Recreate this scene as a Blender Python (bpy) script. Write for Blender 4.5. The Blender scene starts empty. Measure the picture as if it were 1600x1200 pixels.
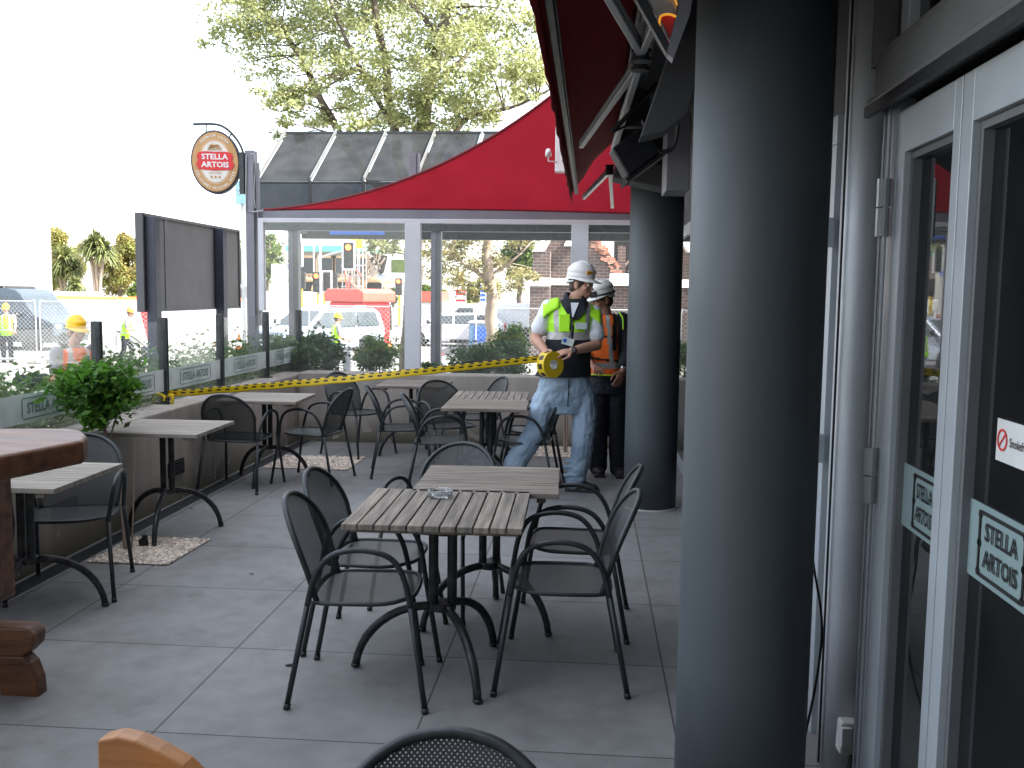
import bpy, bmesh, math, random
import numpy as np
from mathutils import Vector, Matrix
random.seed(7); rng = np.random.default_rng(7)
sc = bpy.context.scene; COL = sc.collection
R = math.radians
# ------------------------------------------------------------------ camera, sky, sun, exposure
FPX, CAMH, CX, CY = 1480., 1.58, 800., 600.
ROLL, VX, VY = .0125, 922., 459.
_c, _s = math.cos(ROLL), math.sin(ROLL)
def _un(px, py):
    dx, dy = px-CX, py-CY
    return dx*_c+dy*_s, -dx*_s+dy*_c
_ux, _uy = _un(VX, VY)
PITCH = math.atan(-_uy/FPX)
YAW = math.atan2(_ux, FPX*math.cos(PITCH)-_uy*math.sin(PITCH))
def ray(px, py):
    x, y = _un(px, py)
    fw = FPX*math.cos(PITCH)-y*math.sin(PITCH); up = -y*math.cos(PITCH)-FPX*math.sin(PITCH)
    return Vector((x*math.cos(YAW)-fw*math.sin(YAW), x*math.sin(YAW)+fw*math.cos(YAW), up))
CP = Vector((0, 0, CAMH))
def gz(px, py, z=0.): r = ray(px, py); return CP + r*((z-CAMH)/r.z)
def gy(px, py, Y): r = ray(px, py); return CP + r*(Y/r.y)
def gx(px, py, X): r = ray(px, py); return CP + r*(X/r.x)
cam = bpy.data.cameras.new("camera"); co = bpy.data.objects.new("camera", cam); COL.objects.link(co)
f = ray(CX, CY).normalized(); r_ = (ray(CX+1, CY)-ray(CX, CY)).normalized(); u_ = r_.cross(f)
co.matrix_world = Matrix(((r_.x, u_.x, -f.x, 0), (r_.y, u_.y, -f.y, 0), (r_.z, u_.z, -f.z, CAMH), (0, 0, 0, 1)))
cam.sensor_width = 36; cam.lens = FPX/1600*36; cam.clip_start = .05; cam.clip_end = 2000
sc.camera = co
SUN_EL, SUN_AZ = R(46), R(100)      # azimuth from +Y (north) clockwise: from the right, a little behind
w = bpy.data.worlds.new("World"); sc.world = w; w.use_nodes = True
nt = w.node_tree; bg = nt.nodes['Background']
sky = nt.nodes.new('ShaderNodeTexSky'); sky.sky_type = 'NISHITA'; sky.sun_disc = False
sky.sun_elevation = SUN_EL; sky.sun_rotation = SUN_AZ; sky.dust_density = 2; sky.air_density = 1.0
veil = nt.nodes.new('ShaderNodeMix'); veil.data_type = 'RGBA'; veil.inputs[0].default_value = .34; veil.inputs[7].default_value = (6.9, 6.6, 6.2, 1)
nt.links.new(sky.outputs[0], veil.inputs[6]); nt.links.new(veil.outputs[2], bg.inputs[0]); bg.inputs[1].default_value = .15
sl = bpy.data.lights.new("sun", 'SUN'); sl.energy = 5; sl.angle = R(.5); sl.color = (1, .94, .84)
so = bpy.data.objects.new("sun", sl); COL.objects.link(so)
sd = Vector((math.sin(SUN_AZ)*math.cos(SUN_EL), math.cos(SUN_AZ)*math.cos(SUN_EL), math.sin(SUN_EL)))
so.rotation_euler = sd.to_track_quat('Z', 'Y').to_euler(); so.location = (20, -5, 30)
sc.view_settings.view_transform = 'Standard'; sc.view_settings.look = 'None'
sc.view_settings.exposure = 2.15; sc.view_settings.gamma = 1
sc.cycles.use_denoising = True; sc.cycles.max_bounces = 8; sc.cycles.transparent_max_bounces = 24
sc.cycles.caustics_reflective = False; sc.cycles.caustics_refractive = False; sc.cycles.sample_clamp_indirect = 4

# ------------------------------------------------------------------ materials
def newmat(name):
    m = bpy.data.materials.new(name); m.use_nodes = True
    return m, m.node_tree, m.node_tree.nodes['Principled BSDF']
def mat(name, col, rough=.6, metal=0, var=.12, scale=6., bump=0., bscale=40., stretch=(1, 1, 1), col2=None, sheen=0, detail=6, trans=0., spec=None, coat=0, island=0.):
    m, t, b = newmat(name); N = t.nodes.new; L = t.links.new
    b.inputs['Roughness'].default_value = rough; b.inputs['Metallic'].default_value = metal
    if spec is not None: b.inputs['Specular IOR Level'].default_value = spec
    if coat: b.inputs['Coat Weight'].default_value = coat
    tc = N('ShaderNodeTexCoord'); mp = N('ShaderNodeMapping'); mp.inputs['Scale'].default_value = stretch
    L(tc.outputs['Object'], mp.inputs[0])
    n = N('ShaderNodeTexNoise'); n.inputs['Scale'].default_value = scale; n.inputs['Detail'].default_value = detail; L(mp.outputs[0], n.inputs[0])
    rp = N('ShaderNodeValToRGB'); rp.color_ramp.elements[0].position = .3; rp.color_ramp.elements[1].position = .7
    c = Vector(col)
    a = c*(1-var) ; z = Vector(col2) if col2 else c*(1+var)
    rp.color_ramp.elements[0].color = (*a, 1); rp.color_ramp.elements[1].color = (*[min(1, q) for q in z], 1)
    L(n.outputs['Fac'], rp.inputs[0]); out = rp.outputs[0]
    if island:
        g = N('ShaderNodeNewGeometry'); hs = N('ShaderNodeHueSaturation'); mr = N('ShaderNodeMapRange')
        mr.inputs[3].default_value = 1-island; mr.inputs[4].default_value = 1+island
        L(g.outputs['Random Per Island'], mr.inputs[0]); L(mr.outputs[0], hs.inputs['Value']); L(out, hs.inputs['Color']); out = hs.outputs[0]
    L(out, b.inputs['Base Color'])
    n2 = N('ShaderNodeTexNoise'); n2.inputs['Scale'].default_value = scale*2.3; L(mp.outputs[0], n2.inputs[0])
    m3 = N('ShaderNodeMapRange'); m3.inputs[3].default_value = max(0, rough-.12); m3.inputs[4].default_value = min(1, rough+.12); L(n2.outputs[0], m3.inputs[0]); L(m3.outputs[0], b.inputs['Roughness'])
    if bump:
        nb = N('ShaderNodeTexNoise'); nb.inputs['Scale'].default_value = bscale; nb.inputs['Detail'].default_value = 4; L(mp.outputs[0], nb.inputs[0])
        bp = N('ShaderNodeBump'); bp.inputs['Strength'].default_value = bump; bp.inputs['Distance'].default_value = .01; L(nb.outputs[0], bp.inputs['Height']); L(bp.outputs[0], b.inputs['Normal'])
    if trans:
        tr = N('ShaderNodeBsdfTranslucent'); L(out, tr.inputs[0]); mx = N('ShaderNodeMixShader'); mx.inputs[0].default_value = trans
        L(b.outputs[0], mx.inputs[1]); L(tr.outputs[0], mx.inputs[2]); L(mx.outputs[0], t.nodes['Material Output'].inputs[0])
    return m
def math_node(t, op, a, b=None):
    k = t.nodes.new('ShaderNodeMath'); k.operation = op
    for i, v in enumerate((a, b)):
        if v is None: continue
        if isinstance(v, (int, float)): k.inputs[i].default_value = v
        else: t.links.new(v, k.inputs[i])
    return k.outputs[0]
def glassmat(name, tint=(.97, .98, .98), refl=1., haze=.03, ior=1.5, fk=1.):
    m, t, b = newmat(name); N = t.nodes.new; L = t.links.new
    tr = N('ShaderNodeBsdfTransparent'); tr.inputs[0].default_value = (*tint, 1)
    gl = N('ShaderNodeBsdfGlossy'); gl.inputs['Roughness'].default_value = .015; gl.inputs[0].default_value = (refl, refl, refl, 1)
    fr = N('ShaderNodeFresnel'); fr.inputs[0].default_value = ior
    mx = N('ShaderNodeMixShader'); L(math_node(t, 'MULTIPLY', fr.outputs[0], fk), mx.inputs[0]); L(tr.outputs[0], mx.inputs[1]); L(gl.outputs[0], mx.inputs[2])
    df = N('ShaderNodeBsdfDiffuse'); df.inputs[0].default_value = (.8, .84, .84, 1)
    n = N('ShaderNodeTexNoise'); n.inputs['Scale'].default_value = 3; tc = N('ShaderNodeTexCoord'); L(tc.outputs['Object'], n.inputs[0])
    mu = N('ShaderNodeMath'); mu.operation = 'MULTIPLY'; mu.inputs[1].default_value = haze*2; L(n.outputs[0], mu.inputs[0])  # diffuse share paints a milky haze over the pane; high values frost it
    m2 = N('ShaderNodeMixShader'); L(mu.outputs[0], m2.inputs[0]); L(mx.outputs[0], m2.inputs[1]); L(df.outputs[0], m2.inputs[2])
    L(m2.outputs[0], t.nodes['Material Output'].inputs[0]); return m
def emit(name, col, s):
    m, t, b = newmat(name); b.inputs['Base Color'].default_value = (*col, 1); b.inputs['Emission Color'].default_value = (*col, 1); b.inputs['Emission Strength'].default_value = s; return m
def perf(name, ax, ay, cell, col=(.040, .045, .045), hole=.215):
    m, t, b = newmat(name); N = t.nodes.new; L = t.links.new
    b.inputs['Base Color'].default_value = (*col, 1); b.inputs['Roughness'].default_value = .45; b.inputs['Metallic'].default_value = .3
    tc = N('ShaderNodeTexCoord'); sp = N('ShaderNodeSeparateXYZ'); L(tc.outputs['Object'], sp.inputs[0])
    def M(op, a, bb=None):
        k = N('ShaderNodeMath'); k.operation = op
        for i, v in enumerate((a, bb)):
            if v is None: continue
            if isinstance(v, (int, float)): k.inputs[i].default_value = v
            else: L(v, k.inputs[i])
        return k.outputs[0]
    A, B = sp.outputs[ax], sp.outputs[ay]
    p = M('ADD', A, B); q = M('SUBTRACT', A, B)
    pa = M('ABSOLUTE', M('SUBTRACT', M('FRACT', M('MULTIPLY', p, 1/cell)), .5)); qa = M('ABSOLUTE', M('SUBTRACT', M('FRACT', M('MULTIPLY', q, 1/cell)), .5))
    h = M('LESS_THAN', M('MAXIMUM', pa, qa), hole)
    tr = N('ShaderNodeBsdfTransparent'); mx = N('ShaderNodeMixShader'); L(h, mx.inputs[0]); L(b.outputs[0], mx.inputs[1]); L(tr.outputs[0], mx.inputs[2])
    L(mx.outputs[0], t.nodes['Material Output'].inputs[0]); return m
M = {}
M['metal_dark'] = mat('charcoal_paint', (.036, .042, .044), .42, .35, .25, 14, bump=.05, bscale=90)
M['worn_metal'] = mat('worn_charcoal', (.022, .024, .026), .4, .5, .2, 22, col2=(.06, .065, .065), detail=10)
M['perf_back'] = perf('perforated_back', 0, 2, .0105)
M['perf_seat'] = perf('perforated_seat', 0, 1, .0105)
M['teak'] = mat('weathered_teak', (.215, .185, .150), .75, 0, .42, 3.2, bump=.5, bscale=16, stretch=(1, 14, 1), island=.14)
M['teak_light'] = mat('bleached_teak', (.27, .245, .205), .75, 0, .28, 3.2, bump=.5, bscale=16, stretch=(1, 14, 1), island=.12)
M['col'] = mat('column_paint', (.064, .075, .081), .58, 0, .08, 3, bump=.06, bscale=70, stretch=(1, 1, .4))
M['silver'] = mat('silver_paint', (.50, .52, .54), .45, .15, .06, 4, bump=.04, bscale=60)
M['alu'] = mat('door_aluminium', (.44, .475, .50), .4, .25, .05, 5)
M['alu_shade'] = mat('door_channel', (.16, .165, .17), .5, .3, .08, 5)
M['white_frame'] = mat('white_powdercoat', (.62, .63, .66), .45, 0, .05, 5)
M['grey_frame'] = mat('grey_powdercoat', (.20, .20, .225), .5, 0, .08, 5)
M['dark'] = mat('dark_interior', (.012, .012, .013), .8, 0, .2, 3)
M['black'] = mat('black_plastic', (.012, .012, .014), .45, 0, .2, 20)
M['soffit'] = mat('soffit_paint', (.06, .062, .066), .8, 0, .1, 3)
M['render'] = mat('painted_render', (.32, .31, .30), .8, 0, .1, 2, bump=.1)
M['darkwood'] = mat('stained_redwood', (.09, .032, .014), .5, 0, .5, 2.5, bump=.3, bscale=12, stretch=(1, 8, 8), col2=(.20, .085, .035))
M['lightwood'] = mat('golden_wood', (.42, .19, .065), .4, 0, .25, 3, bump=.2, bscale=12, stretch=(1, 6, 6))
M['red_cloth'] = mat('red_sail_cloth', (.42, .018, .034), .8, 0, .12, 3, bump=.15, bscale=120, trans=.45, stretch=(1, 1, 1))
M['awning'] = mat('red_awning_cloth', (.30, .012, .016), .85, 0, .12, 4, bump=.1, bscale=100, trans=.12)
M['maroon'] = mat('maroon_hem', (.16, .01, .015), .8)
M['glass'] = glassmat('clear_glass', haze=.035, fk=.6); M['glass_rail'] = glassmat('balustrade_glass', (.975, .985, .98), 1, .03, fk=.22)
M['smoke'] = glassmat('smoked_glass', (.14, .15, .17), .5, .03, fk=.4); M['doorglass'] = glassmat('door_glass', (.35, .36, .36), .9, .012)
M['frost'] = glassmat('frosted_glass', (.86, .93, .90), .5, .50, fk=.2)
M['etch'] = mat('etched_lines', (.10, .16, .14), .6)
M['frost_door'] = mat('door_frost', (.20, .27, .27), .6, 0, .06, 4)
M['hinge'] = mat('hinge_metal', (.35, .37, .39), .35, .7)
M['white'] = mat('white_paint', (.78, .78, .78), .5, 0, .04); M['offwhite'] = mat('offwhite', (.6, .6, .58), .55)
M['red'] = mat('red_paint', (.65, .03, .03), .4); M['redpale'] = mat('faded_red', (.62, .10, .07), .5)
M['gold'] = mat('gold_paint', (.52, .30, .12), .45, .1, .12, 8); M['tan'] = mat('tan_paint', (.62, .42, .24), .5, 0, .1)
M['signwhite'] = mat('sign_white', (.75, .72, .66), .5)
M['board'] = mat('sign_back', (.105, .104, .108), .7, 0, .08, 2.5, bump=.1, bscale=80); M['boardpost'] = mat('sign_post_paint', (.035, .04, .06), .5)
M['blue'] = mat('blue_sign', (.03, .12, .5), .5); M['yellow'] = mat('yellow_sign', (.8, .62, .03), .5)
M['green_band'] = mat('green_netting', (.10, .42, .33), .7)
M['orange'] = mat('cone_orange', (.85, .16, .03), .5)
M['tape'] = mat('tape_yellow', (.72, .50, .01), .4, 0, .05); M['tape_black'] = mat('tape_black', (.03, .025, .015), .45)
M['skin'] = mat('skin', (.50, .27, .19), .5, 0, .1, 9, spec=.4); M['skin2'] = mat('skin_ruddy', (.42, .2, .14), .5, 0, .1, 9)
M['hair'] = mat('brown_hair', (.07, .045, .03), .6, 0, .3, 60, bump=.5, bscale=80)
M['jeans'] = mat('denim', (.24, .345, .46), .85, 0, .14, 4, bump=.25, bscale=18, col2=(.36, .46, .56))
M['navy'] = mat('navy_cloth', (.012, .013, .02), .85, 0, .2, 8, bump=.3, bscale=25)
M['lime'] = mat('hivis_lime', (.45, .95, .02), .6, 0, .06, 8, bump=.25, bscale=22); M['hiorange'] = mat('hivis_orange', (.95, .16, .015), .6, 0, .06, 8, bump=.25, bscale=22)
M['reflect'] = mat('reflective_tape', (.45, .44, .42), .4, .2, .06, 10); M['tshirt'] = mat('white_tshirt', (.72, .75, .8), .8, 0, .06, 8, bump=.3, bscale=20)
M['greyshirt'] = mat('grey_tshirt', (.25, .25, .27), .8); M['boot'] = mat('dark_leather', (.02, .018, .017), .5, 0, .2, 12)
M['hathard'] = mat('white_hat_shell', (.78, .77, .74), .25, 0, .03, 4); M['hatyellow'] = mat('yellow_hat_shell', (.85, .52, .02), .3); M['hatorange'] = mat('orange_hat_shell', (.9, .25, .05), .3)
M['steel'] = mat('watch_steel', (.5, .5, .5), .25, .9); M['card'] = mat('id_card', (.6, .68, .66), .4); M['sticker'] = mat('hat_sticker', (.8, .35, .02), .4)
M['glassash'] = None
M['pave'] = mat('pavement_concrete', (.32, .31, .29), .85, 0, .12, 1.5, bump=.15); M['asphalt'] = mat('road_asphalt', (.22, .215, .21), .9, 0, .1, .25, bump=.1, bscale=8)
M['vanpaint'] = mat('van_silver', (.07, .09, .11), .3, .3, .06); M['vandark'] = mat('van_lower', (.03, .04, .045), .4)
M['carwhite'] = mat('car_white', (.72, .74, .77), .25, .1, .03, coat=.5); M['carsilver'] = mat('car_silver', (.32, .37, .46), .28, .3, .03, coat=.5)
M['carglass'] = mat('car_window', (.05, .065, .075), .08, 0, .1); M['tyre'] = mat('tyre_rubber', (.02, .02, .02), .8); M['rim'] = mat('wheel_rim', (.5, .5, .52), .3, .6)
M['lamp'] = mat('headlamp', (.75, .78, .8), .15); M['taillamp'] = mat('tail_lamp', (.6, .02, .02), .3)
M['galv'] = mat('galvanised_steel', (.45, .46, .47), .4, .5, .08, 10); M['bark'] = mat('tree_bark', (.10, .082, .06), .9, 0, .35, 5, bump=.8, bscale=18, stretch=(1, 1, .25)); M['barkpale'] = mat('pale_bark', (.28, .22, .17), .9, 0, .3, 5, bump=.6, bscale=18, stretch=(1, 1, .25))
M['soil'] = mat('soil', (.05, .035, .022), .95, 0, .3, 10, bump=.6)
def leaf(name, c, c2, tr=.35, isl=.35, sc=1.2): return mat(name, c, .55, 0, .25, sc, col2=c2, trans=tr, island=isl)
M['leaf_big'] = leaf('street_tree_leaf', (.28, .33, .13), (.44, .46, .22), .5); M['leaf_plane'] = leaf('pale_tree_leaf', (.24, .25, .09), (.38, .33, .15), .5)
M['leaf_bush'] = leaf('bush_leaf', (.12, .21, .05), (.20, .31, .08), .45, .4, 3); M['leaf_dark'] = leaf('dark_shrub_leaf', (.06, .11, .03), (.10, .17, .05), .35, .4, 4); M['leaf_top'] = leaf('topiary_leaf', (.05, .17, .018), (.12, .29, .03), .4, .45, 5)
M['leaf_autumn'] = leaf('autumn_leaf', (.32, .22, .07), (.26, .30, .09), .45); M['leaf_green'] = leaf('green_tree_leaf', (.06, .13, .02), (.14, .19, .03)); M['palm'] = leaf('palm_leaf', (.10, .14, .05), (.18, .2, .07), .2)
M['ground_cover'] = leaf('ground_cover_leaf', (.08, .17, .04), (.14, .24, .06), .3, .4, 3)

def floor_mat():
    m, t, b = newmat('concrete_pavers'); N = t.nodes.new; L = t.links.new
    tc = N('ShaderNodeTexCoord'); sp = N('ShaderNodeSeparateXYZ'); L(tc.outputs['Object'], sp.inputs[0])
    q = lambda *a: math_node(t, *a)
    xs = q('DIVIDE', q('ADD', sp.outputs[0], 1.575+.93*20), .9325); ys = q('DIVIDE', q('ADD', sp.outputs[1], -3.14+.81*20), .81)
    ex = q('ABSOLUTE', q('SUBTRACT', q('FRACT', q('ADD', xs, .5)), .5)); ey = q('ABSOLUTE', q('SUBTRACT', q('FRACT', q('ADD', ys, .5)), .5))
    gx_ = q('LESS_THAN', ex, .0040); gy_ = q('LESS_THAN', ey, .0044); g = q('MAXIMUM', gx_, gy_)
    cb = N('ShaderNodeCombineXYZ'); L(q('FLOOR', xs), cb.inputs[0]); L(q('FLOOR', ys), cb.inputs[1])
    wn = N('ShaderNodeTexWhiteNoise'); L(cb.outputs[0], wn.inputs[0])
    n1 = N('ShaderNodeTexNoise'); n1.inputs['Scale'].default_value = 1.7; n1.inputs['Detail'].default_value = 8; L(tc.outputs['Object'], n1.inputs[0])
    n2 = N('ShaderNodeTexNoise'); n2.inputs['Scale'].default_value = 160; n2.inputs['Detail'].default_value = 3; L(tc.outputs['Object'], n2.inputs[0])
    n3 = N('ShaderNodeTexNoise'); n3.inputs['Scale'].default_value = 9; n3.inputs['Detail'].default_value = 8; L(tc.outputs['Object'], n3.inputs[0])
    v = q('ADD', q('ADD', q('MULTIPLY', q('SUBTRACT', wn.outputs[0], .5), .10), q('MULTIPLY', q('SUBTRACT', n1.outputs[0], .5), .8)), q('ADD', q('MULTIPLY', q('SUBTRACT', n2.outputs[0], .5), .35), q('MULTIPLY', q('SUBTRACT', n3.outputs[0], .5), .55)))
    v = q('ADD', v, 1.)
    vo = N('ShaderNodeTexVoronoi'); vo.inputs['Scale'].default_value = 2.6; L(tc.outputs['Object'], vo.inputs[0])
    sr = N('ShaderNodeSeparateColor'); L(vo.outputs['Color'], sr.inputs[0])
    spot = q('MULTIPLY', q('LESS_THAN', vo.outputs['Distance'], q('MULTIPLY', sr.outputs[0], .035)), q('SUBTRACT', q('MULTIPLY', sr.outputs[1], 1.3), .75))
    n4 = N('ShaderNodeTexNoise'); n4.inputs['Scale'].default_value = 3.1; n4.inputs['Detail'].default_value = 9; n4.inputs['Roughness'].default_value = .7; L(tc.outputs['Object'], n4.inputs[0])
    stain = q('MULTIPLY', q('GREATER_THAN', n4.outputs[0], .60), -.10)
    v = q('ADD', q('ADD', v, spot), stain)
    v = q('MULTIPLY', v, q('SUBTRACT', 1., q('MULTIPLY', g, .72)))
    mx = N('ShaderNodeVectorMath'); mx.operation = 'SCALE'; mx.inputs[0].default_value = (.205, .208, .204); L(v, mx.inputs['Scale']); L(mx.outputs[0], b.inputs['Base Color'])
    b.inputs['Roughness'].default_value = .72
    bp = N('ShaderNodeBump'); bp.inputs['Strength'].default_value = .25; bp.inputs['Distance'].default_value = .004; L(q('SUBTRACT', n2.outputs[0], q('MULTIPLY', g, 2.)), bp.inputs['Height']); L(bp.outputs[0], b.inputs['Normal'])
    return m
M['floor'] = floor_mat()
def concrete_mat():
    m, t, b = newmat('stained_concrete'); N = t.nodes.new; L = t.links.new
    tc = N('ShaderNodeTexCoord'); q = lambda *a: math_node(t, *a)
    def noise(sx, sy, sz, s, d=6):
        mp = N('ShaderNodeMapping'); mp.inputs['Scale'].default_value = (sx, sy, sz); L(tc.outputs['Object'], mp.inputs[0])
        n = N('ShaderNodeTexNoise'); n.inputs['Scale'].default_value = s; n.inputs['Detail'].default_value = d; L(mp.outputs[0], n.inputs[0]); return n.outputs[0]
    streak = noise(1, 1, .06, 7); blotch = noise(1, 1, 1, 1.8, 8); fine = noise(1, 1, 1, 60, 3)
    v = q('ADD', q('ADD', q('MULTIPLY', q('SUBTRACT', streak, .5), .75), q('MULTIPLY', q('SUBTRACT', blotch, .5), .5)), q('ADD', q('MULTIPLY', q('SUBTRACT', fine, .5), .25), 1.))
    mx = N('ShaderNodeVectorMath'); mx.operation = 'SCALE'; mx.inputs[0].default_value = (.33, .298, .26); L(v, mx.inputs['Scale'])
    sp = N('ShaderNodeSeparateXYZ'); L(tc.outputs['Object'], sp.inputs[0])
    mr = N('ShaderNodeMapRange'); mr.inputs[1].default_value = .02; mr.inputs[2].default_value = .26; mr.inputs[3].default_value = 1; mr.inputs[4].default_value = 0
    L(sp.outputs[2], mr.inputs[0]); moss = q('MULTIPLY', mr.outputs[0], q('GREATER_THAN', noise(1, 1, 1, 5, 8), .40)); moss = q('MULTIPLY', moss, .75)
    mc = N('ShaderNodeMix'); mc.data_type = 'RGBA'; L(moss, mc.inputs[0]); L(mx.outputs[0], mc.inputs[6]); mc.inputs[7].default_value = (.055, .058, .025, 1)
    L(mc.outputs[2], b.inputs['Base Color']); b.inputs['Roughness'].default_value = .85
    bp = N('ShaderNodeBump'); bp.inputs['Strength'].default_value = .3; bp.inputs['Distance'].default_value = .006; L(fine, bp.inputs['Height']); L(bp.outputs[0], b.inputs['Normal'])
    return m
M['concrete'] = concrete_mat()
def brick_mat(name, c1, c2, mort, s, rot=True):
    m, t, b = newmat(name); N = t.nodes.new; L = t.links.new
    tc = N('ShaderNodeTexCoord'); sp = N('ShaderNodeSeparateXYZ'); L(tc.outputs['Object'], sp.inputs[0]); cb = N('ShaderNodeCombineXYZ')
    L(math_node(t, 'ADD', sp.outputs[0], sp.outputs[1]), cb.inputs[0]); L(sp.outputs[2], cb.inputs[1])
    br = N('ShaderNodeTexBrick'); L(cb.outputs[0], br.inputs[0]); br.inputs['Color1'].default_value = (*c1, 1); br.inputs['Color2'].default_value = (*c2, 1); br.inputs['Mortar'].default_value = (*mort, 1)
    br.inputs['Scale'].default_value = s; br.inputs['Mortar Size'].default_value = .015; br.inputs['Brick Width'].default_value = .5; br.inputs['Row Height'].default_value = .18
    L(br.outputs[0], b.inputs['Base Color']); b.inputs['Roughness'].default_value = .9; return m
M['brick'] = brick_mat('dark_church_brick', (.085, .06, .054), (.125, .08, .068), (.22, .20, .18), 1.6)
M['brickred'] = brick_mat('red_broken_brick', (.35, .12, .07), (.42, .2, .12), (.45, .42, .38), 2.2)
M['pinkstone'] = brick_mat('pink_stone', (.42, .30, .27), (.36, .26, .24), (.5, .45, .4), 1.2)
M['glassash'] = glassmat('ashtray_glass', (.93, .96, .97), 1., .12)
M['gravel'] = mat('pea_gravel', (.55, .46, .37), .8, 0, .2, 30, col2=(.78, .70, .60), island=.45)
M['slot'] = mat('gap_dark', (.01, .01, .01), .9)

# ------------------------------------------------------------------ mesh helpers
def root_loc(o):
    v = Vector((0, 0, 0))
    while o is not None: v += o.location; o = o.parent
    return v
class MB:
    def __init__(s): s.v = []; s.f = []; s.m = []
    def add(s, vs, fs, mi=0):
        n = len(s.v); s.v += [tuple(x) for x in vs]; s.f += [tuple(i+n for i in q) for q in fs]; s.m += [mi]*len(fs) if isinstance(mi, int) else list(mi); return s
    def box(s, c, d, rot=None, mi=0, taper=1.):
        c = Vector(c); vs = []
        for z in (-1, 1):
            k = taper if z > 0 else 1
            for x, y in ((-1, -1), (1, -1), (1, 1), (-1, 1)):
                p = Vector((x*d[0]/2*k, y*d[1]/2*k, z*d[2]/2)); p = rot @ p if rot is not None else p; vs.append(c+p)
        return s.add(vs, [(0, 3, 2, 1), (4, 5, 6, 7), (0, 1, 5, 4), (1, 2, 6, 5), (2, 3, 7, 6), (3, 0, 4, 7)], mi)
    def b2(s, lo, hi, mi=0):
        lo, hi = Vector(lo), Vector(hi); return s.box((lo+hi)/2, hi-lo, None, mi)
    def tube(s, pts, r, seg=8, mi=0, cap=True, closed=False):
        pts = [Vector(p) for p in pts]; n = len(pts); rs = r if isinstance(r, (list, tuple)) else [r]*n
        vs = []; prev = None
        for i, p in enumerate(pts):
            a = pts[(i-1) % n] if (closed or i > 0) else p; b = pts[(i+1) % n] if (closed or i < n-1) else p
            t = (b-a).normalized()
            if prev is None:
                up = Vector((0, 0, 1)) if abs(t.z) < .9 else Vector((1, 0, 0)); x = t.cross(up).normalized()
            else: x = (prev - t*prev.dot(t)); x = x.normalized() if x.length > 1e-6 else t.orthogonal().normalized()
            prev = x; y = t.cross(x)
            for k in range(seg):
                an = 2*math.pi*k/seg; vs.append(p + (x*math.cos(an)+y*math.sin(an))*rs[i])
        fs = []
        for i in range(n if closed else n-1):
            j = (i+1) % n
            for k in range(seg): fs.append((i*seg+k, i*seg+(k+1) % seg, j*seg+(k+1) % seg, j*seg+k))
        if cap and not closed: fs.append(tuple(range(seg))[::-1]); fs.append(tuple((n-1)*seg+k for k in range(seg)))
        return s.add(vs, fs, mi)
    def loft(s, rings, mi=0, cap=True):
        n = len(rings[0]); vs = [p for r in rings for p in r]; fs = []; ms = []
        for i in range(len(rings)-1):
            for k in range(n):
                fs.append((i*n+k, i*n+(k+1) % n, (i+1)*n+(k+1) % n, (i+1)*n+k)); ms.append(mi if isinstance(mi, int) else mi(*(sum((Vector(vs[q]) for q in fs[-1]), Vector())/4)))
        if cap: fs += [tuple(range(n))[::-1], tuple((len(rings)-1)*n+k for k in range(n))]; ms += [ms[0], ms[-1]]
        return s.add(vs, fs, ms)
    def ball(s, c, r, rot=None, seg=14, rings=9, mi=0):
        c = Vector(c); r = (r, r, r) if isinstance(r, (int, float)) else r; vs = []; fs = []
        for i in range(1, rings):
            th = math.pi*i/rings
            for k in range(seg):
                an = 2*math.pi*k/seg; p = Vector((r[0]*math.sin(th)*math.cos(an), r[1]*math.sin(th)*math.sin(an), r[2]*math.cos(th))); vs.append(c+(rot @ p if rot is not None else p))
        a = len(vs); pz = Vector((0, 0, r[2])); pz = rot @ pz if rot is not None else pz; vs += [c+pz, c-pz]
        for i in range(rings-2):
            for k in range(seg): fs.append((i*seg+k, (i+1)*seg+k, (i+1)*seg+(k+1) % seg, i*seg+(k+1) % seg))
        for k in range(seg): fs.append((a, k, (k+1) % seg)); fs.append((a+1, (rings-2)*seg+(k+1) % seg, (rings-2)*seg+k))
        return s.add(vs, fs, mi)
    def prism(s, poly, ext, mi=0):
        poly = [Vector(p) for p in poly]; ext = Vector(ext); n = len(poly)
        return s.add(poly+[p+ext for p in poly], [tuple(range(n))[::-1], tuple(range(n, 2*n))]+[(i, (i+1) % n, n+(i+1) % n, n+i) for i in range(n)], mi)
    def disc(s, c, r0, r1, axis, th, seg=24, mi=0):   # solid ring/cylinder along axis; r0 inner
        c = Vector(c); ax = Vector(axis).normalized(); x = ax.orthogonal().normalized(); y = ax.cross(x); vs = []
        for z in (-th/2, th/2):
            for r in (r0, r1):
                for k in range(seg): an = 2*math.pi*k/seg; vs.append(c+ax*z+(x*math.cos(an)+y*math.sin(an))*r)
        fs = []
        for k in range(seg):
            j = (k+1) % seg; A, B, C, D = 0, seg, 2*seg, 3*seg
            fs += [(B+k, B+j, D+j, D+k), (A+j, A+k, C+k, C+j), (A+k, A+j, B+j, B+k), (C+j, C+k, D+k, D+j)]
        return s.add(vs, fs, mi)
    def build(s, name, mats, parent=None, smooth=False, bevel=0, loc=None, seg=2):
        o3 = root_loc(parent) if parent is not None else Vector(loc or (0, 0, 0))
        me = bpy.data.meshes.new(name); me.from_pydata([(x-o3.x, y-o3.y, z-o3.z) for x, y, z in s.v], [], s.f)
        for m in (mats if isinstance(mats, (list, tuple)) else [mats]): me.materials.append(M[m] if isinstance(m, str) else m)
        if any(s.m): me.polygons.foreach_set('material_index', s.m)
        bm = bmesh.new(); bm.from_mesh(me); bmesh.ops.recalc_face_normals(bm, faces=bm.faces); bm.to_mesh(me); bm.free()
        if smooth: me.polygons.foreach_set('use_smooth', [True]*len(me.polygons))
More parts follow.
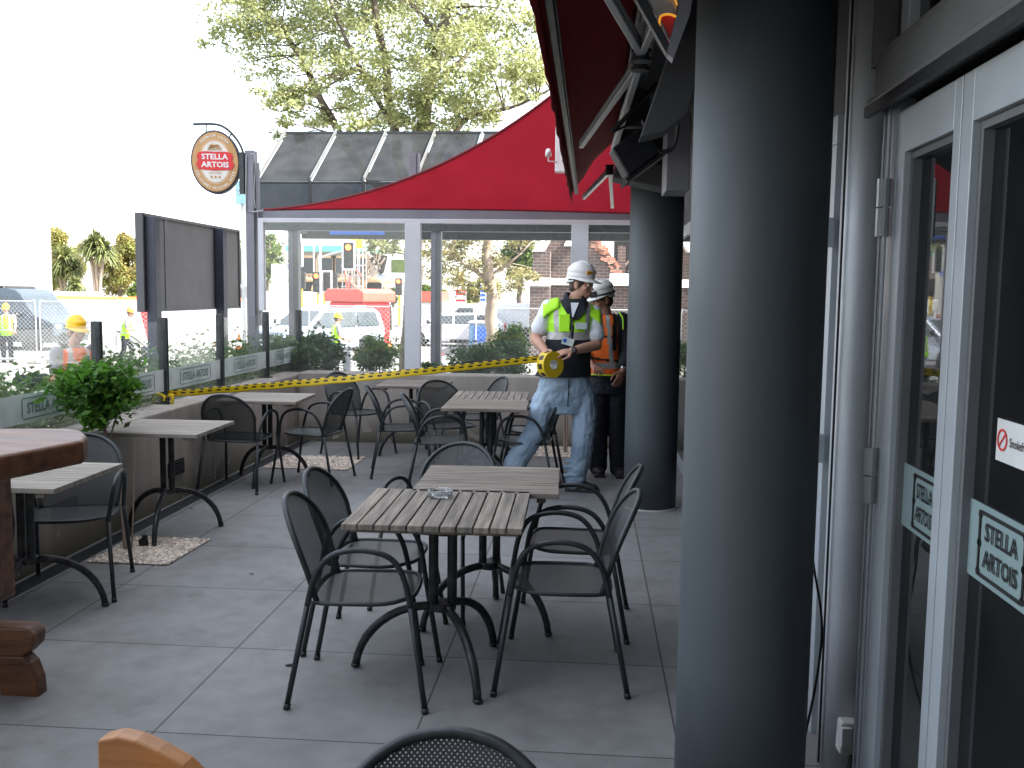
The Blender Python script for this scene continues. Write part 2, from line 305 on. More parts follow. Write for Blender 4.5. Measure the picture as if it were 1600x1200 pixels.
        o = bpy.data.objects.new(name, me); COL.objects.link(o)
        if parent is not None: o.parent = parent
        else: o.location = o3
        if bevel:
            b = o.modifiers.new('b', 'BEVEL'); b.width = bevel; b.segments = seg; b.limit_method = 'ANGLE'; b.angle_limit = R(40); b.harden_normals = False
        return o
def tag(o, label=None, cat=None, group=None, kind=None):
    if label: o['label'] = label
    if cat: o['category'] = cat
    if group: o['group'] = group
    if kind: o['kind'] = kind
    return o
def thing(name, label, cat, loc=(0, 0, 0), rz=0., group=None):
    o = bpy.data.objects.new(name, None); COL.objects.link(o); o.location = loc; o.rotation_euler = (0, 0, rz); o.empty_display_size = .2
    return tag(o, label, cat, group)
def struct(name, mb, m, **k): return tag(mb.build(name, m, **k), kind='structure')
def dup(o, parent=None, loc=None, rz=None, label=None):
    c = o.copy(); COL.objects.link(c)
    if parent is not None: c.parent = parent
    if loc is not None: c.location = loc
    if rz is not None: c.rotation_euler = (0, 0, rz)
    if label: c['label'] = label
    for ch in list(o.children): dup(ch, c)
    return c
def smooth_curve(pts, n=6, closed=False):
    pts = [Vector(p) for p in pts]; out = []; m = len(pts)
    for i in range(m if closed else m-1):
        p0 = pts[(i-1) % m] if (closed or i > 0) else pts[0]; p1 = pts[i]; p2 = pts[(i+1) % m]; p3 = pts[(i+2) % m] if (closed or i < m-2) else pts[-1]
        for k in range(n):
            t = k/n; out.append(.5*((2*p1)+(p2-p0)*t+(2*p0-5*p1+4*p2-p3)*t*t+(3*p1-p0-3*p2+p3)*t**3))
    if not closed: out.append(pts[-1])
    return out
_tc = {}
def text_geo(s, bold=0.):
    k = (s, bold)
    if k in _tc: return _tc[k]
    cu = bpy.data.curves.new('t', 'FONT'); cu.body = s; cu.size = 1; cu.offset = bold; cu.resolution_u = 2
    o = bpy.data.objects.new('t', cu); COL.objects.link(o); dg = bpy.context.evaluated_depsgraph_get(); me = o.evaluated_get(dg).to_mesh()
    v = [tuple(x.co) for x in me.vertices]; fa = [tuple(p.vertices) for p in me.polygons]; o.evaluated_get(dg).to_mesh_clear(); bpy.data.objects.remove(o); bpy.data.curves.remove(cu)
    xs = [a[0] for a in v]; ys = [a[1] for a in v]; x0, x1, y0, y1 = min(xs), max(xs), min(ys), max(ys)
    v = [((a[0]-(x0+x1)/2), (a[1]-(y0+y1)/2)) for a in v]; _tc[k] = (v, fa, x1-x0, y1-y0); return _tc[k]
def text(mb, s, c, right, up, w=None, h=None, bold=.012, mi=0):
    v, fa, tw, th = text_geo(s, bold); c = Vector(c); right = Vector(right).normalized(); up = Vector(up).normalized()
    if w and h: sx, sy = w/tw, h/th
    elif w: sx = sy = w/tw
    else: sx = sy = h/th
    mb.add([c+right*(x*sx)+up*(y*sy) for x, y in v], fa, mi)
def arc_text(mb, s, c, right, up, rx, ry, a0, a1, size, mi=0, inward=True):
    n = len(s)
    for i, ch in enumerate(s):
        if ch == ' ': continue
        a = a0+(a1-a0)*(i+.5)/n; p = Vector(c)+right*(rx*math.cos(a))+up*(ry*math.sin(a)); n_ = right*math.cos(a)+up*math.sin(a)
        uu = -n_ if a1 > a0 else n_
        rr = uu.cross(right.cross(up)); 
        text(mb, ch, p, rr, uu, h=size, bold=.01, mi=mi)
X3, Y3, Z3 = Vector((1, 0, 0)), Vector((0, 1, 0)), Vector((0, 0, 1))
STREET, PAVE = -.70, -.45
# ------------------------------------------------------------------ ground
g = MB(); g.box((0, 300, STREET-.5), (1400, 1400, 1.)); struct('road', g, 'asphalt')
g = MB(); g.b2((-9.5, -6, STREET-.05), (-3.46, 15.2, PAVE)); g.b2((-3.46, 10.9, STREET-.05), (7, 15.2, PAVE)); struct('footpath', g, 'pave', bevel=.02)
g = MB()
# patio floor leaves the gravel squares as its own openings above
g.b2((-3.40, -5, -.6), (.95, 9.66, 0)); struct('patio_floor', g, 'floor')

# ------------------------------------------------------------------ concrete walls
WX, WY, WH = -3.04, 9.68, .70
wl = thing('concrete_wall', 'long grey stained concrete wall along the left side of the patio, carrying the glass balustrade', 'wall', (WX, 6, 0))
b = MB(); b.b2((WX-.26, -1.5, -.55), (WX, WY+.34, WH)); b.build('wall', 'concrete', wl, bevel=.012)
b = MB(); b.b2((WX-.262, -1.5, WH-.18), (WX-.23, WY, WH+.004)); 
for (px, py) in ((274, 731), (100, 796)):
    p = gx(px, py, WX)
    v = MB(); v.b2((WX-.005, p.y-.13, p.z-.055), (WX+.012, p.y+.13, p.z+.055))
    for k in range(6): v.b2((WX+.010, p.y-.12, p.z-.047+k*.017), (WX+.020, p.y+.12, p.z-.040+k*.017), 1)
    v.build('vent_grille', ['slot', 'metal_dark'], wl)
wb = thing('concrete_wall', 'grey stained concrete wall across the back of the patio under the glass screen', 'wall', (-1, WY, 0))
b = MB(); b.b2((WX+.002, WY, -.55), (.84, WY+.34, WH+.02)); b.build('wall', 'concrete', wb, bevel=.012)
# channel drain along the left wall
d = thing('channel_drain', 'metal channel drain with bright edge strips along the foot of the left wall', 'drain', (WX+.1, 6, 0))
b = MB()
for x0, x1, z in ((WX+.015, WX+.03, .008), (WX+.155, WX+.170, .008), (WX+.182, WX+.188, .006)): b.b2((x0, 2.0, .0), (x1, WY-.02, z))
b.build('edge_strip', 'galv', d)
b = MB(); b.b2((WX+.032, 2.0, .0), (WX+.153, WY-.02, .004)); b.build('grate', 'metal_dark', d)

# gravel squares with plants
def gravel(poly, name, label, n=1400):
    o = MB(); P = [Vector((x, y, .004)) for x, y in poly]; o.prism(P, (0, 0, .004)); th = thing(name, label, 'gravel bed', (sum(p.x for p in P)/4, sum(p.y for p in P)/4, 0))
    o.build('bed', 'gravel', th); o = MB(); e = Vector
    for k in range(n):
        u, v = random.random(), random.random(); p = (P[0]*(1-u)+P[1]*u)*(1-v)+(P[3]*(1-u)+P[2]*u)*v
        s = random.uniform(.008, .017); rt = Matrix.Rotation(random.uniform(0, 6.3), 3, 'Z') @ Matrix.Rotation(random.uniform(-.5, .5), 3, 'X')
        o.ball(p+e((0, 0, s*.3)), (s, s*.7, s*.5), rt, seg=5, rings=4)
    ob = o.build('stones', 'gravel', th, smooth=True); ob['kind'] = 'stuff'; return th
gravel([(-2.85, 5.12), (-2.38, 5.12), (-2.36, 5.68), (-2.85, 5.68)], 'gravel_bed', 'square of pale gravel round the small potless tree by the left wall', 2600)
gravel([(-2.86, 8.1), (-2.10, 8.1), (-2.10, 8.75), (-2.86, 8.75)], 'gravel_bed', 'pale gravel square under the far left table and chairs', 1500)
gravel([(-.55, 9.05), (.15, 9.05), (.15, 9.66), (-.55, 9.66)], 'gravel_bed', 'pale gravel square at the back wall behind the striding man', 1300)

# ------------------------------------------------------------------ leaves and trees
def leaves_mesh(pts, size, aspect=.5, droop=.3, up=0.):
    """pts Nx3 -> folded quads"""
    n = len(pts); a = rng.normal(size=(n, 3)); a[:, 2] = a[:, 2]*.6-droop; a /= np.linalg.norm(a, axis=1)[:, None]
    b = rng.normal(size=(n, 3)); b[:, 2] += up; b -= a*(a*b).sum(1)[:, None]; b /= np.linalg.norm(b, axis=1)[:, None]
    c = np.cross(a, b); s = size*rng.uniform(.6, 1.3, n)[:, None]
    p0 = pts; p1 = pts+a*s*.5+b*s*aspect*.5+c*s*.08; p2 = pts+a*s; p3 = pts+a*s*.5-b*s*aspect*.5+c*s*.08
    v = np.stack([p0, p1, p2, p3], 1).reshape(-1, 3)
    fs = np.arange(n*4).reshape(-1, 4); return v, fs
def np_mesh(name, v, fs, m, parent):
    v = v-np.array(root_loc(parent)) if parent is not None else v
    me = bpy.data.meshes.new(name); me.vertices.add(len(v)); me.vertices.foreach_set('co', v.astype(np.float32).ravel())
    k = fs.shape[1]; me.loops.add(fs.size); me.loops.foreach_set('vertex_index', fs.ravel().astype(np.int32)); me.polygons.add(len(fs)); me.polygons.foreach_set('loop_start', np.arange(0, fs.size, k, dtype=np.int32)); me.polygons.foreach_set('loop_total', np.full(len(fs), k, np.int32))
    me.update(calc_edges=True); me.validate(); me.materials.append(M[m]); o = bpy.data.objects.new(name, me); COL.objects.link(o)
    if parent is not None: o.parent = parent
    return o
def cluster_pts(cl, per, sub=7, subr=.33):
    """cl: list (Vector, (rx,ry,rz)); clumpy points"""
    out = []
    for c, r, wgt in cl:
        k = max(1, int(sub*wgt)); d = rng.normal(size=(k, 3)); d /= np.linalg.norm(d, axis=1)[:, None]; cen = np.array(c)+d*np.array(r)*rng.uniform(.3, 1., (k, 1))**.7
        for q in cen:
            n = max(2, int(per*wgt/k*rng.uniform(.5, 1.5))); e = rng.normal(size=(n, 3))*np.array(r)*subr*.6; out.append(q+e)
    return np.concatenate(out)
def tree(name, label, cat, base, limbs, cl, per, size, lm, bm='bark', sub=7, subr=.33, group=None, twigs=True, aspect=.5, droop=.3):
    th = thing(name, label, cat, base, group=group); mb = MB()
    for pts, r0, r1 in limbs:
        P = smooth_curve(pts, 5); n = len(P); P = [p+Vector((random.uniform(-1, 1), random.uniform(-1, 1), 0))*r0*.25 for p in P]
        mb.tube(P, [r0+(r1-r0)*i/(n-1) for i in range(n)], 8)
    if twigs and limbs:
        allp = [p for pts, a, b_ in limbs for p in smooth_curve(pts, 5)]
        for c, r, wg in cl:
            q = min(allp, key=lambda p: (p-Vector(c)).length)
            c = Vector(c); k = max(2, int(3*wg))
            for i in range(k):
                e = c+Vector((random.uniform(-1, 1)*r[0], random.uniform(-1, 1)*r[1], random.uniform(-1, 1)*r[2]))*.8; mid = (q+e)/2+Vector((random.uniform(-.1, .1), random.uniform(-.1, .1), random.uniform(0, .2)))*(e-q).length*.5
                L_ = (e-q).length; mb.tube(smooth_curve([q, mid, e], 4), [min(.022, .008+.008*L_)*(1-.8*t/8) for t in range(9)], 4)
    mb.build('trunk', bm, th, smooth=True)
    v, fs = leaves_mesh(cluster_pts(cl, per, sub, subr), size, aspect, droop); np_mesh('crown', v, fs, lm, th)
    return th
P16 = lambda x, y, d=0: gy(x, y, 16+d)
base = gy(640, 640, 16); base.z = STREET
lim = [([base, P16(640, 520), P16(648, 400), P16(656, 300), P16(660, 200)], .17, .13),
       ([P16(660, 200), P16(672, 130), P16(688, 60), P16(700, -20), P16(705, -120)], .12, .06),
       ([P16(650, 330), P16(625, 260), P16(612, 180), P16(600, 90), P16(585, 10), P16(570, -80)], .095, .05),
       ([P16(640, 330), P16(570, 270), P16(525, 200, .3), P16(490, 130, .4), P16(450, 60, .5), P16(400, 15, .6), P16(350, 0, .7)], .085, .03),
       ([P16(615, 200), P16(570, 120, -.3), P16(540, 60, -.5), P16(500, -40, -.6)], .05, .025),
       ([P16(656, 300), P16(705, 215), P16(740, 180), P16(800, 168), P16(860, 140)], .06, .02),
       ([P16(672, 130), P16(725, 90, .5), P16(760, 40, .8), P16(800, -30, 1)], .05, .02),
       ([P16(650, 380), P16(615, 368, -.5), P16(600, 372, -.8), P16(590, 376, -1)], .03, .012),
       ([P16(690, 60), P16(640, 0), P16(610, -60)], .05, .03)]
cl = []
def addc(x, y, r, wg=1., d=None):
    d = random.uniform(-1.2, 1.2) if d is None else d
    cl.append((P16(x, y, d), (r*1.25, r*1.3, r*.75), wg))
for (x, y, r, wg) in [(345, 55, .3, .5), (360, 20, .4, .9), (400, 30, .5, 1.1), (440, 15, .5, 1.3), (480, 25, .5, 1.3), (430, 70, .45, 1), (470, 85, .45, 1.), (520, 45, .55, 1.3), (560, 15, .55, 1.3), (555, 75, .5, 1.1), (600, 40, .55, 1.1), (640, 25, .55, 1.2), (680, 40, .55, 1.3), (720, 20, .55, 1.3), (760, 30, .5, .7), (800, 15, .5, 1.), (830, 45, .4, .8),
    (415, 115, .35, .6), (400, 60, .4, .8), (445, 130, .35, .6), (480, 150, .35, .8), (430, 155, .3, .6), (455, 165, .3, .5), (510, 110, .4, .8), (545, 130, .45, .9), (575, 95, .45, .9), (590, 150, .45, 1.1), (540, 175, .35, .6), (500, 180, .3, .5), (620, 110, .5, 1.), (650, 80, .5, 1.2), (640, 150, .45, 1.1), (690, 100, .5, 1.3), (700, 60, .45, 1.1), (730, 120, .5, 1.3), (770, 100, .5, 1.1), (800, 75, .45, .9), (825, 100, .4, 1), (760, 60, .4, .7), (700, 150, .5, 1.3), (740, 160, .45, 1.2), (780, 140, .4, 1.1), (820, 130, .35, .9), (680, 190, .4, 1.1), (640, 190, .35, 1), (600, 195, .35, .6), (560, 200, .3, .6), (720, 190, .35, .7), (760, 185, .3, .5), (450, 205, .25, .3), (475, 200, .25, .4), (845, 115, .35, .9), (530, 5, .5, 1.2), (610, 0, .5, 1.1), (420, -10, .5, 1.1), (740, -20, .5, 1.1), (360, -20, .4, .7),
    (600, 366, .3, .8), (530, 352, .2, .4), (592, 388, .24, .6), (548, 350, .2, .4), (615, 352, .25, .7), (630, 350, .3, .8), (660, 352, .3, .8)]:
    addc(x, y, r, wg)
for k in range(26): addc(random.uniform(330, 900), random.uniform(-260, -30), .7, 1.)
tree('street_tree', 'tall many-stemmed street tree with sparse yellow green leaves rising behind the glass screen and shelter', 'tree', base, lim, cl, 660, .080, 'leaf_big', sub=12, subr=.30)
# second pale tree behind the fence
B22 = lambda x, y, d=0: gy(x, y, 21+d)
base = B22(768, 560); base.z = STREET
cl = []
for (x, y, r, wg) in [(690, 380, .5, 1.1), (720, 365, .5, 1.1), (735, 400, .5, 1), (700, 410, .5, 1), (680, 430, .4, .8), (760, 370, .5, .8), (740, 425, .45, .9), (715, 440, .35, .6), (800, 420, .4, .6), (785, 410, .35, .7), (800, 440, .35, .7), (815, 430, .35, .6), (800, 380, .35, .5), (820, 375, .4, .8), (830, 360, .3, .6), (770, 340, .5, .8), (700, 350, .5, .9), (660, 400, .4, .6), (670, 370, .4, .8), (750, 445, .3, .5)]:
    cl.append((B22(x, y, random.uniform(-.8, .8)), (r*1.2, r*1.2, r*.7), wg))
tree('pale_tree', 'slim pale-barked tree with light yellow leaves behind the chain-link fence', 'tree', base,
     [([base, B22(768, 500), B22(766, 440), B22(762, 400), B22(762, 350), B22(765, 300)], .15, .08), ([B22(764, 440), B22(745, 425), B22(725, 412), B22(705, 395)], .06, .025), ([B22(766, 430), B22(790, 415), B22(815, 395)], .04, .02)], cl, 420, .085, 'leaf_plane', 'barkpale', sub=9, subr=.3)

# bushes -------------------------------------------------------------
def bush(name, label, cat, c, r, n, size, lm, stem_h=None, group=None, sub=40):
    c = Vector(c); base = Vector((c.x, c.y, stem_h if stem_h is not None else c.z-r[2]))
    cl = [(c, r, 1.)]
    th = thing(name, label, cat, base, group=group)
    mb = MB()
    for k in range(7):
        e = c+Vector((random.uniform(-.6, .6)*r[0], random.uniform(-.6, .6)*r[1], random.uniform(-.2, .6)*r[2])); mb.tube(smooth_curve([base, (base*.6+c*.4)+Vector((random.uniform(-.04, .04), random.uniform(-.04, .04), 0)), e], 4), [.012]*4+[.008]*5, 5)
    mb.build('stem', 'bark', th)
    k = sub; d = rng.normal(size=(k, 3)); d /= np.linalg.norm(d, axis=1)[:, None]; cen = np.array(c)+d*np.array(r)*(rng.uniform(.15, .95, (k, 1))**.5)
    pts = np.concatenate([q+rng.normal(size=(int(n/k*rng.uniform(.4, 1.6))+1, 3))*np.array(r)*.17 for q in cen])
    v, fs = leaves_mesh(pts, size, .5, .1); np_mesh('foliage', v, fs, lm, th); return th
def bpx(px, py, Y): return gy(px, py, Y)
bush('round_bush', 'round clipped light green bush behind the back wall, left of the wide screen post', 'bush', bpx(590, 553, 10.6), (.23, .23, .21), 3000, .045, 'leaf_bush', .1)
bush('dark_shrub', 'large dark leafy shrub behind the back wall, left end beside the balustrade corner', 'shrub', bpx(490, 555, 10.35), (.33, .28, .21), 3600, .055, 'leaf_dark', .1)
bush('leafy_shrub', 'bright green sprawling shrub poking over the balustrade corner', 'shrub', bpx(435, 555, 10.2), (.22, .22, .20), 1300, .075, 'leaf_bush', .1, sub=22)
bush('dark_shrub', 'broad dark green shrub behind the back wall, right beside the striding man', 'shrub', bpx(765, 562, 10.5), (.42, .3, .21), 4000, .05, 'leaf_dark', .1)
bush('round_bush', 'light green bush rising behind the dark shrub beside the striding man', 'bush', bpx(800, 535, 10.9), (.2, .22, .18), 2200, .045, 'leaf_bush', .1)
bush('low_plant', 'low yellow green plant at the foot of the glass screen post', 'plant', bpx(672, 580, 10.3), (.14, .12, .09), 700, .045, 'ground_cover', .4, sub=14)
bush('low_plant', 'low yellow green plant between screen post and broad dark shrub', 'plant', bpx(715, 585, 10.35), (.16, .12, .07), 700, .045, 'ground_cover', .4, sub=14)
bush('leafy_shrub', 'green shrub glimpsed between the two dark round columns', 'shrub', bpx(1010, 560, 10.6), (.35, .3, .22), 2600, .05, 'leaf_bush', .1)
bush('leafy_shrub', 'sparse green shrub behind the back wall right of the big column', 'shrub', bpx(1100, 545, 10.6), (.3, .3, .25), 2200, .05, 'leaf_bush', .1)
# ground cover beyond the balustrade
pts = []
for k in range(620):
    y = random.uniform(3.6, 11.5); x = random.uniform(-3.95, -3.38); h = random.uniform(.0, .34)+.55
    pts.append(np.array([x, y, h])+rng.normal(size=(60, 3))*np.array([.07, .09, .10]))
v, fs = leaves_mesh(np.concatenate(pts), .05, .5, .1); o = np_mesh('ground_cover', v, fs, 'ground_cover', None); tag(o, 'band of pale green ground cover growing outside the glass balustrade', 'plants', kind='stuff')
b = MB(); b.b2((-4.1, 2.5, PAVE-.1), (WX-.27, 12, .48)); struct('planter_soil', b, 'soil')
b = MB(); b.b2((WX, WY+.36, PAVE-.1), (1.3, 10.95, .40)); struct('planter_soil', b, 'soil')

# topiary on gravel
tp = thing('small_tree', 'small ball-topped tree with glossy green leaves growing from the gravel by the left wall', 'tree', (-2.62, 5.42, 0))
mb = MB(); T = lambda px, py: gy(px, py, 5.42)
mb.tube(smooth_curve([gz(196, 862), T(190, 790), T(184, 740), T(168, 690), T(158, 640)], 5), [.012]*9+[.010]*12, 7); mb.tube(smooth_curve([T(170, 700), T(176, 670), T(186, 640)], 4), .006, 5)
mb.build('trunk', 'barkpale', tp, smooth=True)
c = T(150, 610); k = 70; d = rng.normal(size=(k, 3)); d /= np.linalg.norm(d, axis=1)[:, None]; cen = np.array(c)+d*np.array((.215, .21, .17))*(rng.uniform(.2, 1., (k, 1))**.45)
pts = np.concatenate([q+rng.normal(size=(int(rng.uniform(20, 60)), 3))*.032 for q in cen]); pts = np.concatenate([pts, np.array(c)+rng.normal(size=(500, 3))*(.09, .09, .07)])
v, fs = leaves_mesh(pts, .058, .45, .15); np_mesh('crown', v, fs, 'leaf_top', tp)
st = MB(); st.tube([gz(206, 860, 0), T(212, 690)], .005, 6); tag(st.build('bamboo_stake', 'barkpale'), 'thin bamboo stake leaning in the gravel beside the small tree', 'stake')
sk = MB(); p = gz(225, 855, 0); sk.box((p.x, p.y, .025), (.05, .035, .045), Matrix.Rotation(.4, 3, 'Z')); sk.tube([(p.x, p.y, .045), (p.x+.01, p.y, .075)], .018, 8); sk.disc((p.x, p.y-.02, .04), .0, .022, (0, -1, .3), .012)
tag(sk.build('ground_light', 'black', loc=(p.x, p.y, 0)), 'small black garden light lying in the gravel square', 'garden light')
st = MB(); p = gz(884, 712, 0); p.y = 9.3; p.x = -.22; st.tube([(p.x, p.y, 0), (p.x-.01, p.y, .45), (p.x-.01, p.y+.1, 1.1)], .016, 6); st.tube([(p.x+.02, p.y-.01, 0), (p.x+.02, p.y-.01, .6)], .009, 6)
tag(st.build('young_tree_stem', 'barkpale'), 'thin bare stem rising from the gravel between the striding man\'s legs', 'stem')

# ------------------------------------------------------------------ glass balustrade on the left wall
RX = WX-.19; posts_y = [1.75, 2.55, 3.65, 4.85, 5.99, 6.97, 8.08, 9.26, 10.35]
pl = {4.85: 'dark balustrade post hidden behind the small tree and left tables', 5.99: 'dark balustrade post just right of the yellow-helmeted man', 6.97: 'dark balustrade post where the caution tape is tied', 8.08: 'dark balustrade post under the right half of the billboard', 9.26: 'dark balustrade post beside the left shrub, before the grey steel post', 10.35: 'last dark balustrade post, seen through the first screen pane',
      3.65: 'dark balustrade post at the far left picture edge', 2.55: 'dark balustrade post nearest the big wooden table', 1.75: 'dark balustrade post nearest the camera'}
bp = None
for y in posts_y:
    if bp is None:
        bp = thing('balustrade_post', pl[y], 'post', (RX, y, 0), group='dark posts of the glass balustrade')
        b = MB(); b.b2((RX-.03, y-.022, WH-.35), (RX+.03, y-.006, 1.36)); b.b2((RX-.03, y+.006, WH-.35), (RX+.03, y+.022, 1.36)); b.b2((RX-.018, y-.006, WH-.35), (RX+.018, y+.006, 1.35)); b.build('upright', 'metal_dark', bp, bevel=.003)
        b = MB(); b.b2((RX-.05, y-.045, WH-.02), (RX+.05, y+.045, WH+.012)); b.build('base_plate', 'worn_metal', bp)
    else: dup(bp, None, (RX, y, 0), label=pl[y])
gl = ['', 'balustrade glass panel with frosted band at the very left edge of the patio', 'balustrade glass panel with frosted band behind the big wooden table', 'frosted-band glass panel left of the small ball-topped tree', 'frosted-band glass panel behind the small ball-topped tree', 'frosted-band glass panel between the small tree and the tape-tied post', 'frosted-band glass panel below the billboard', 'frosted-band glass panel under the billboard\'s right edge', 'last frosted-band glass panel beside the left shrub']
for i in range(1, len(posts_y)-1+1):
    y0, y1 = posts_y[i-1]+.03, posts_y[i]-.03
    if y1 < 2.4: continue
    t = thing('balustrade_glazing', gl[i] if i < len(gl) and gl[i] else 'balustrade glass panel', 'glass panel', (RX, (y0+y1)/2, WH), group='glass panels of the balustrade')
    b = MB(); b.b2((RX-.005, y0, WH-.12), (RX+.005, y1, 1.33)); b.build('pane', 'glass_rail', t)
    b = MB(); z0, z1 = .80, .965; b.b2((RX+.0075, y0, z0), (RX+.0095, y1, z1)); b.build('frosted_band', 'frost', t)
    b = MB(); ym = (y0+y1)/2; X = RX+.0125
    for (a, bb, c_, d_) in ((ym-.29, ym+.29, z0+.02, z0+.026), (ym-.29, ym+.29, z1-.026, z1-.02), (ym-.30, ym-.294, z0+.03, z1-.03), (ym+.294, ym+.30, z0+.03, z1-.03)): b.b2((X-.001, a, c_), (X+.001, bb, d_))
    text(b, 'STELLA ARTOIS', (X, ym, (z0+z1)/2), (0, -1, 0), (0, 0, 1), w=.50, h=.065, bold=.02)
    # read from the street, so mirrored here
    for k in range(len(b.v)-1, 31, -1): b.v[k] = (b.v[k][0], 2*ym-b.v[k][1], b.v[k][2])
    b.build('etched_lettering', 'etch', t)

# ------------------------------------------------------------------ glass screen on the back wall
SY = WY+.10
gs = thing('glass_screen', 'tall white-framed glass screen standing on the back concrete wall', 'glass screen', (-1.5, SY, WH))
X0, XA, XB, XC = -3.47, -1.835, -.115, .84; ZT = 2.325
b = MB(); b.b2((X0, SY-.03, ZT-.045), (XC, SY+.03, ZT)); b.build('top_rail', 'white_frame', gs, bevel=.004)
for xx, ww in ((X0+.03, .06), (XA, .165), (XB, .175), (XC, .1)):
    zb = WH+.02 if xx > WX else 1.36
    b = MB(); b.b2((xx-ww/2, SY-.035, zb), (xx+ww/2, SY+.035, ZT-.045)); b.build('upright', 'white_frame', gs, bevel=.004)
for a, c_ in ((X0+.06, XA-.0825), (XA+.0825, XB-.0875), (XB+.0875, XC-.05)):
    b = MB(); b.b2((a, SY-.005, WH+.025), (c_, SY+.005, ZT-.048)); b.build('pane', 'glass', gs)
b = MB(); b.b2((X0+.02, SY+.05, ZT-.02), (XC, SY+.16, ZT+.10)); b.build('header_beam', 'grey_frame', gs, bevel=.004)
for xx, za, zc in ((XA-.0, ZT+.12, 3.0), (XB+.0, ZT+.12, 2.6)):
    b = MB(); b.b2((xx-.055, SY+.05, ZT+.1), (xx+.02, SY+.16, zc)); b.b2((xx+.022, SY+.06, ZT+.1), (xx+.045, SY+.15, zc)); b.build('upstand', 'grey_frame', gs, bevel=.003)
sp_ = thing('steel_post', 'tall grey steel post carrying the oval beer sign, left end of the glass screen', 'post', (-3.56, SY+.02, PAVE))
b = MB(); b.b2((-3.605, SY-.02, PAVE), (-3.515, SY+.11, 3.02)); b.b2((-3.49, SY+.0, 1.2), (-3.475, SY+.07, 2.9)); b.build('column', 'grey_frame', sp_, bevel=.004)
b = MB(); b.tube([gy(385, 243, SY-.03), gy(384, 330, SY-.03), gy(398, 331, SY-.03), gy(412, 329, SY-.08)], .007, 6); b.tube(smooth_curve([gy(391, 240, SY-.05), gy(399, 247, SY-.05), gy(397, 300, SY-.05), gy(399, 325, SY-.05)]), .004, 5); b.build('cable', 'galv', sp_)
# oval sign
SYN = SY-.02; sc_ = gy(338, 254, SYN)
os_ = thing('oval_sign', 'oval tan beer sign with red banner hanging from a curved bracket on the post', 'sign', sc_)
rt = Matrix.Rotation(R(10), 3, 'Z'); RR = rt @ X3; NN = rt @ Vector((0, -1, 0)); UU = Vector((-.02, 0, 1))
def ell(rx, ry, off, n=40): return [sc_+RR*(rx*math.cos(2*math.pi*k/n))+UU*(ry*math.sin(2*math.pi*k/n))+NN*off for k in range(n)]
b = MB(); b.loft([ell(.243, .318, -.05), ell(.250, .325, -.045), ell(.250, .325, .045), ell(.240, .315, .05)]); b.build('sign_case', 'boardpost', os_, smooth=False)
b = MB(); b.loft([ell(.236, .308, .045), ell(.232, .302, .056)], 0); b.build('sign_face', 'gold', os_)
b = MB(); b.loft([ell(.168, .235, .050), ell(.166, .232, .0585)], 0); b.build('outer_ring', 'tan', os_)
b = MB(); b.loft([ell(.148, .213, .050), ell(.146, .210, .061)], 0); b.build('centre_panel', 'signwhite', os_)
def sp2(x, y, off): return sc_+RR*x+UU*y+NN*off
b = MB(); b.prism([sp2(x, y, .052) for x, y in ((-.17, .02), (-.185, .05), (-.165, .095), (-.1, .105), (0, .10), (.1, .105), (.165, .095), (.185, .05), (.17, .02), (.195, -.03), (.17, -.075), (.1, -.085), (0, -.09), (-.1, -.085), (-.17, -.075), (-.195, -.03))], NN*.014); b.build('banner', 'red', os_)
b = MB(); text(b, 'STELLA', sp2(0, .052, .0675), RR, UU, w=.27, h=.058, bold=.03); text(b, 'ARTOIS', sp2(0, -.028, .0675), RR, UU, w=.28, h=.058, bold=.03); b.build('brand_lettering', 'white', os_)
b = MB(); text(b, 'LEUVEN', sp2(0, -.115, .0625), RR, UU, w=.13, h=.02, bold=.01)
for k in (-1, 0, 1): b.disc(sp2(k*.04, -.155, .0625), .0, .013, NN, .002, 8)
for k in range(9):
    a = math.pi*(k+.5)/9; b.tube(smooth_curve([sp2(-.07+.14*k/8, .115, .063), sp2(-.04+.08*k/8, .155, .064), sp2(.05*math.cos(a), .165+.012*math.sin(a), .063)], 3), .004, 4)
arc_text(b, 'ANNO 1366', sc_+NN*.0625, RR, UU, .115, .18, R(130), R(50), .016)
b.build('gold_lettering', 'gold', os_)
b = MB(); arc_text(b, "BELGIUM'S ORIGINAL BEER", sc_+NN*.0575, RR, UU, .200, .268, R(200), R(340), .028); arc_text(b, 'PREMIUM LAGER', sc_+NN*.0575, RR, UU, .200, .268, R(135), R(45), .028)
b.build('ring_lettering', 'signwhite', os_)
b = MB(); b.tube(smooth_curve([gy(302, 194, SYN), gy(335, 194, SYN), gy(352, 200, SYN), gy(366, 213, SYN), gy(376, 228, SYN), gy(381, 243, SYN)], 5), .013, 8); b.tube([gy(322, 195, SYN), gy(322, 212, SYN)], .008, 6); b.tube([gy(362, 208, SYN), gy(357, 217, SYN)], .008, 6); b.b2((-3.66, SYN-.02, gy(380, 303, SYN).z), (-3.612, SYN+.03, gy(380, 238, SYN).z)); b.build('bracket', 'metal_dark', os_)
# small blue S sign beyond
q = gy(377, 301, 14); sg = thing('street_sign', 'small pale blue sign board with a white letter S beyond the grey post', 'sign', q)
b = MB(); b.box(q, (.16, .05, .34)); b.build('panel', mat('pale_blue', (.22, .4, .5)), sg); b = MB(); text(b, 'S', q+Vector((0, -.03, .03)), X3, Z3, h=.1, bold=.02); b.build('lettering', 'white', sg)
b = MB(); b.b2((q.x-.03, q.y+.03, PAVE), (q.x+.03, q.y+.09, q.z+.1)); b.build('pole', 'galv', sg)

